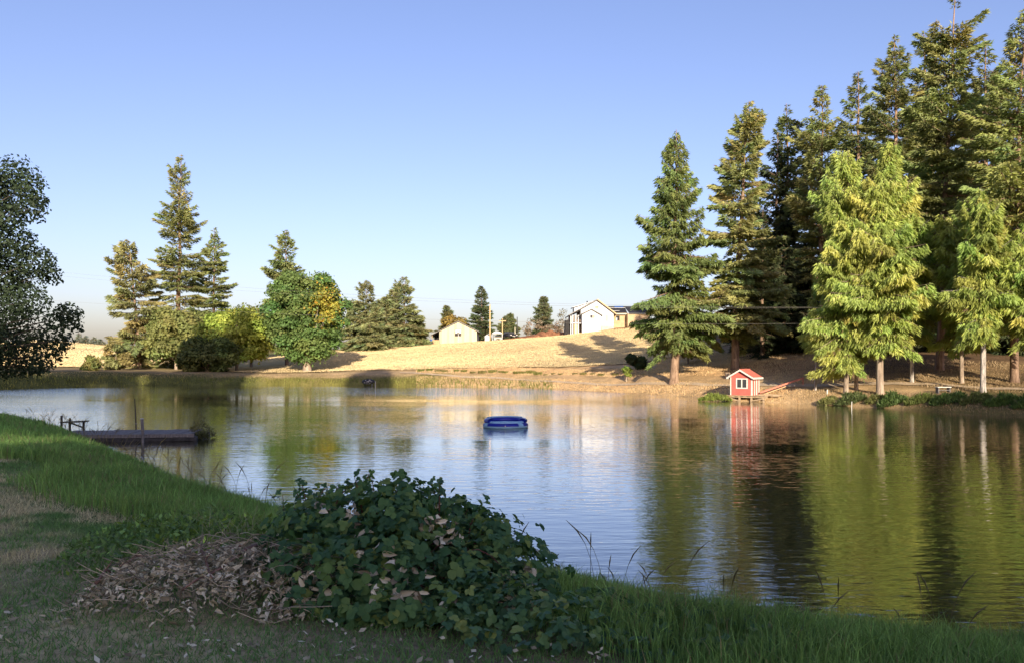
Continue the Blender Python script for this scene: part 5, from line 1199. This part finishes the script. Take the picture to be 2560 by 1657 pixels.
greens = [compound(rng, 1.0) for _ in range(6)]; deads = [compound(rng, 1.0, True) for _ in range(2)] + [leaflet(1.5, 0.75, 1.1, 0.5), leaflet(1.8, 0.7, 1.5, 0.25), leaflet(1.2, 0.8, 0.8, 0.8), leaflet(1.6, 0.5, 1.8, -0.4), leaflet(1.4, 0.9, 0.5, 1.0)]
def mound_main(x, y):
    q = ((x+0.80)/1.22)**2 + ((y-6.35)/1.42)**2
    h = 0.68*np.clip(1-q, 0, 1)**0.42*(1-0.34*np.clip((x+0.6)/0.9, 0, 1))*np.clip(0.45+0.45*(y-5.0), 0.4, 1.0)
    return h*(0.62+0.72*vnoise(x, y, 0.42, 31))
def mound_low(x, y):
    a = np.clip(1-((x-0.95)/1.35)**2-((y-5.55)/0.9)**2, 0, 1)**0.4*0.15
    b = np.clip(1-((x-0.05)/0.8)**2-((y-5.3)/0.75)**2, 0, 1)**0.4*0.25
    return np.maximum(a, b)*(0.6+0.8*vnoise(x, y, 0.35, 32))
def cover(fn, n, bx, depth):
    x = rng.uniform(bx[0], bx[1], n*6); y = rng.uniform(bx[2], bx[3], n*6); h = fn(x, y); k = h > 0.06; x, y, h = x[k][:n], y[k][:n], h[k][:n]
    e = 0.05; gx_ = (fn(x+e, y)-fn(x-e, y))/(2*e); gy_ = (fn(x, y+e)-fn(x, y-e))/(2*e)
    nrm = unit(np.stack([-gx_, -gy_, np.ones_like(gx_)], 1)); u = rng.uniform(0, 1, len(x))**1.6*depth
    p = np.stack([x, y, gz(x, y)+h], 1) - nrm*np.minimum(u, h*0.8)[:, None]; p[:, 2] = np.maximum(p[:, 2], gz(p[:, 0], p[:, 1])+0.03)
    return p, nrm, u
def canes(t, starts, ends, rise, mat=M_stem, r=0.006):
    out = []
    for a_, b_, h_ in zip(starts, ends, rise):
        a_ = Vector(a_); b_ = Vector(b_); pts = []
        for k in range(9):
            q = k/8; p = a_.lerp(b_, q); p.z += h_*4*q*(1-q)*(1.15-0.4*q); pts.append(p)
        MB().tube(pts, [r*(1.2-0.85*k/8) for k in range(9)], 5).part('cane', mat, t, smooth=True); out.append(pts)
    return out
bx0, by0 = -0.9, 6.5
br = thing('bramble_bush', 'big dark green bramble bush at the water in the foreground', 'bramble', (0, 0, 0))
p, nrm, u = cover(mound_main, 5000, (-2.2, 0.6, 4.8, 8.0), 0.5)
p = p + nrm*np.abs(rng.normal(0, 0.06, (len(p), 1)))*(u < 0.12)[:, None]
sz = np.exp(rng.normal(-2.92, 0.24, len(p)))
# arching canes that stand out of the bush, leaves along them
def shoot(pa, pb, h_): return (P(*pa), P(*pb), h_)
SH_ = [shoot((760,1330,7.2),(905,1198,7.3),0.10), shoot((980,1320,7.0),(1080,1222,7.0),0.08), shoot((1090,1330,6.7),(1278,1345,6.5),0.10), shoot((1080,1310,6.8),(1160,1250,6.8),0.06), shoot((1100,1400,6.5),(1270,1332,6.5),0.09), shoot((1050,1370,6.6),(1345,1430,6.4),0.14), shoot((720,1330,7.2),(755,1225,7.2),0.04), shoot((1000,1300,7.1),(1010,1238,7.1),0.02), shoot((1150,1480,6.2),(1380,1460,6.2),0.12), shoot((820,1300,7.2),(850,1212,7.3),0.05)]
for k in range(26):
    px_ = rng.uniform(700, 1290); d_ = rng.uniform(6.4, 7.3); top_ = np.interp(px_, [690, 760, 900, 1100, 1200, 1300], [1255, 1215, 1205, 1225, 1300, 1400])
    SH_.append(shoot((px_, top_+75, d_), (px_+rng.uniform(-45, 60), top_+rng.uniform(-25, 18), d_), rng.uniform(0.0, 0.06)))
cl = canes(br, [s[0] for s in SH_], [s[1] for s in SH_], [s[2] for s in SH_])
ep, en, es = [], [], []
for pts in cl:
    for k in range(2, 9):
        for q in range(2):
            v = pts[k] + Vector(rng.normal(0, 0.022, 3)); ep.append(v); en.append(unit(rng.normal(0, 0.5, 3)+np.array([0, -0.5, 0.8]))); es.append(rng.uniform(0.034, 0.066)*(1.15-0.05*k))
p = np.concatenate([p, np.array([tuple(v) for v in ep])]); nrm = np.concatenate([nrm, np.array(en)]); sz = np.concatenate([sz, np.array(es)]); key = np.concatenate([u + 0.12*(p[:len(u), 1]-6.2) + rng.uniform(0, 0.12, len(u)), np.full(len(ep), -1.0)])
place_leaves(br, 'leaf', p, nrm, sz, greens, M_bl, M_leaf, GL_COLS, 'leaves', key, 0.42)
canes(br, [(-0.9+rng.uniform(-0.9, 0.9), 5.9+rng.uniform(-0.3, 1.0), 0.9) for _ in range(12)], [(-0.9+rng.uniform(-1.3, 1.4), 5.6+rng.uniform(-0.4, 1.6), 1.0) for _ in range(12)], [rng.uniform(0.2, 0.55) for _ in range(12)])
# withered leaves caught in its front
pd, nd, ud = cover(mound_main, 1400, (-2.1, 0.3, 4.9, 6.6), 0.05); k = (vnoise(pd[:, 0], pd[:, 2]*1.5, 0.22, 41) > 0.60) & (pd[:, 1] < 6.7) & (pd[:, 2] < 1.6); pd, nd = pd[k][:150], nd[k][:150]; pd = pd + nd*0.03
nd = unit(nd*0.4 + np.array([0, -0.8, 0.1]))
place_leaves(br, 'withered_leaf', pd, nd, rng.uniform(0.035, 0.062, len(pd)), deads, M_dl, M_dead, DL_COLS, 'withered_leaves', rng.uniform(0, 1, len(pd)), 0.5, nsingle=min(120, len(pd)-5))

bl = thing('low_bramble', 'low sprawling bramble covering the near bank right of the big bush', 'bramble', (0, 0, 0))
p, nrm, u = cover(mound_low, 1500, (-0.9, 2.7, 4.4, 6.9), 0.2)
place_leaves(bl, 'leaf', p, nrm, rng.uniform(0.035, 0.065, len(p)), greens, M_bl, M_leaf, GL_COLS, 'leaves', u + 0.1*(p[:, 1]-5) + rng.uniform(0, 0.1, len(p)), 0.45)
canes(bl, [P(1420,1580,5.9), P(1640,1570,5.8), P(1500,1640,5.3), P(1250,1640,5.2)], [P(1700,1548,6.0), P(1830,1600,5.7), P(1780,1600,5.5), P(1450,1560,5.6)], [0.12, 0.1, 0.16, 0.12])

def mound_pile(x, y):
    q = ((x+1.90)/0.95)**2 + ((y-5.66-0.2*(x+2.05))/0.78)**2
    return 0.30*np.clip(1-q, 0, 1)**0.7*(0.5+0.9*vnoise(x, y, 0.5, 33)) + 0.05*(q < 1.25)
lp = thing('leaf_pile', 'heap of withered grey-brown bramble leaves at the foot of the bush', 'leaf pile', (0, 0, 0))
x = rng.uniform(-3.5, -0.3, 9000); y = rng.uniform(4.7, 6.9, 9000); h = mound_pile(x, y); q_ = ((x+1.90)/0.95)**2 + ((y-5.66-0.2*(x+2.05))/0.78)**2; k = (q_ + 1.6*(vnoise(x, y, 0.35, 71)-0.5) + 0.5*rng.normal(0, 0.4, 9000) < 0.8); x, y, h = x[k][:3600], y[k][:3600], h[k][:3600]; n = len(x)
pz = gz(x, y) + h*rng.uniform(0.35, 1.05, n) + 0.01
place_leaves(lp, 'withered_leaf', np.stack([x, y, pz], 1), np.tile([0.0, -0.3, 0.8], (n, 1)), rng.uniform(0.016, 0.040, n), deads, M_dl, M_dead, DL_COLS, 'withered_leaves', -(pz-gz(x, y))+0.1*y+rng.uniform(0, 0.15, n), 0.7)
n = 700; x = rng.uniform(-3.1, -0.6, n); y = rng.uniform(4.9, 6.5, n); k = mound_pile(x, y) > 0.04; x, y = x[k], y[k]; n = len(x); a = rng.uniform(0, 6.283, n); L_ = rng.uniform(0.08, 0.4, n); z_ = gz(x, y)+mound_pile(x, y)
ss = np.linspace(0, 1, 4); path = np.stack([np.stack([x+np.cos(a)*L_*q, y+np.sin(a)*L_*q*0.6, z_+0.02+0.05*np.sin(q*3+a)+0.12*q*rng.uniform(-0.3, 1, n)*L_], 1) for q in ss], 1)
TV_, TQ_ = tubes_np(path, 0.0028*np.ones((n, 4)), 3); o = link('twigs', np_mesh('twigs', TV_, quads=TQ_, mat=M_dead, tint=np.repeat(np.array([0.50, 0.43, 0.32])*rng.uniform(0.25, 1.25, (n, 1)), 12, 0)), lp); o['kind'] = 'stuff'
# cut canes lying on the pile
for k, (a_, b_, h_, lab) in enumerate([((640,1510,5.7),(455,1600,5.0),0.0,'reddish cut cane running down the right of the leaf pile'), ((560,1520,5.9),(740,1470,6.1),0.05,'long brown cane lying from the pile up to the bush'), ((300,1540,5.6),(365,1535,5.6),0.02,'short dark stick on the left end of the leaf pile'), ((240,1590,5.3),(285,1535,5.6),0.04,'rusty bent twig at the left tip of the leaf pile'), ((500,1530,5.7),(530,1625,5.1),0.0,'dark cane poking out at the front of the leaf pile'), ((420,1500,6.0),(520,1490,6.0),0.03,'thin brown cane across the top of the leaf pile')]):
    A_ = Vector(P(*a_)); B_ = Vector(P(*b_))
    for v in (A_, B_): v.z = max(v.z, gz1(v.x, v.y) + float(mound_pile(np.array([v.x]), np.array([v.y]))[0]) + 0.02)
    t = thing('cut_cane', lab, 'stick', A_)
    pts = [(B_-A_)*q + Vector((0, 0, h_*4*q*(1-q)+0.012*math.sin(q*9+k))) for q in np.linspace(0, 1, 7)]
    MB().tube(pts, [0.012*(1.1-0.6*q) for q in np.linspace(0, 1, 7)], 6).part('stem', M_stick, t, smooth=True)
    MB().tube([pts[3], pts[3]+Vector((0.06, -0.02, 0.07))], [0.006, 0.003], 5).part('side_shoot', M_stick, t)
# young weeds left of the bush, above the pile
n = 5200; x = rng.uniform(-3.9, -1.7, n); y = rng.uniform(5.7, 8.6, n); hw_ = np.clip(1-((x+2.7)/1.15)**2-((y-7.1)/1.35)**2, 0, 1)**0.5*0.34*(0.35+1.1*vnoise(x, y, 0.4, 51)); k = hw_ > 0.04; x, y, hw_ = x[k], y[k], hw_[k]; n = len(x)
p = np.stack([x, y, gz(x, y)+hw_*rng.uniform(0.2, 1, n)**0.6], 1); d_ = unit(rng.normal(0, 0.8, (n, 3))+np.array([0, -0.2, 0.3])); l = rng.uniform(0.03, 0.075, n)
V, Qd = diamonds(p, d_, unit(np.cross(d_, rng.normal(0, 0.5, (n, 3))+np.array([0, 0, 1]))), l, l*rng.uniform(0.35, 0.6, n))
col = np.array([0.12, 0.21, 0.06])*np.exp(rng.normal(0, 0.35, (n, 1)))*np.where(vnoise(x, y, 0.5, 52)[:, None] > 0.6, np.array([[1.5, 1.3, 0.8]]), 1.0)
tag(link('bank_weeds', np_mesh('bank_weeds', V, quads=Qd, mat=M_leaf, tint=np.repeat(col, 4, 0))), 'tangle of small leafy weeds behind the leaf pile', 'weeds', kind='stuff')

# stray dead leaves trodden into the lawn before the bush
n = 650; x = rng.uniform(-3.4, 0.6, n); y = rng.uniform(4.2, 5.6, n); k = (mound_main(x, y) < 0.1) & (vnoise(x, y, 0.5, 81) > 0.42); x, y = x[k], y[k]; n = len(x)
a = rng.uniform(0, 6.283, n); nn = unit(np.stack([rng.normal(0, 0.45, n), rng.normal(0, 0.45, n), np.ones(n)], 1)); d_ = np.stack([np.cos(a), np.sin(a), 0*a], 1); d_ = unit(d_ - nn*(d_*nn).sum(1, keepdims=True)); l = rng.uniform(0.025, 0.065, n)
V, Qd = diamonds(np.stack([x, y, gz(x, y)+rng.uniform(0.02, 0.055, n)], 1), d_, unit(np.cross(d_, nn)), l, l*rng.uniform(0.3, 0.6, n))
tag(link('leaf_litter', np_mesh('leaf_litter', V, quads=Qd, mat=M_dead, tint=np.repeat(samp(DL_COLS, rng.uniform(0, 1, n)), 4, 0))), 'stray dead leaves scattered on the lawn before the bramble', 'leaf litter', kind='stuff')
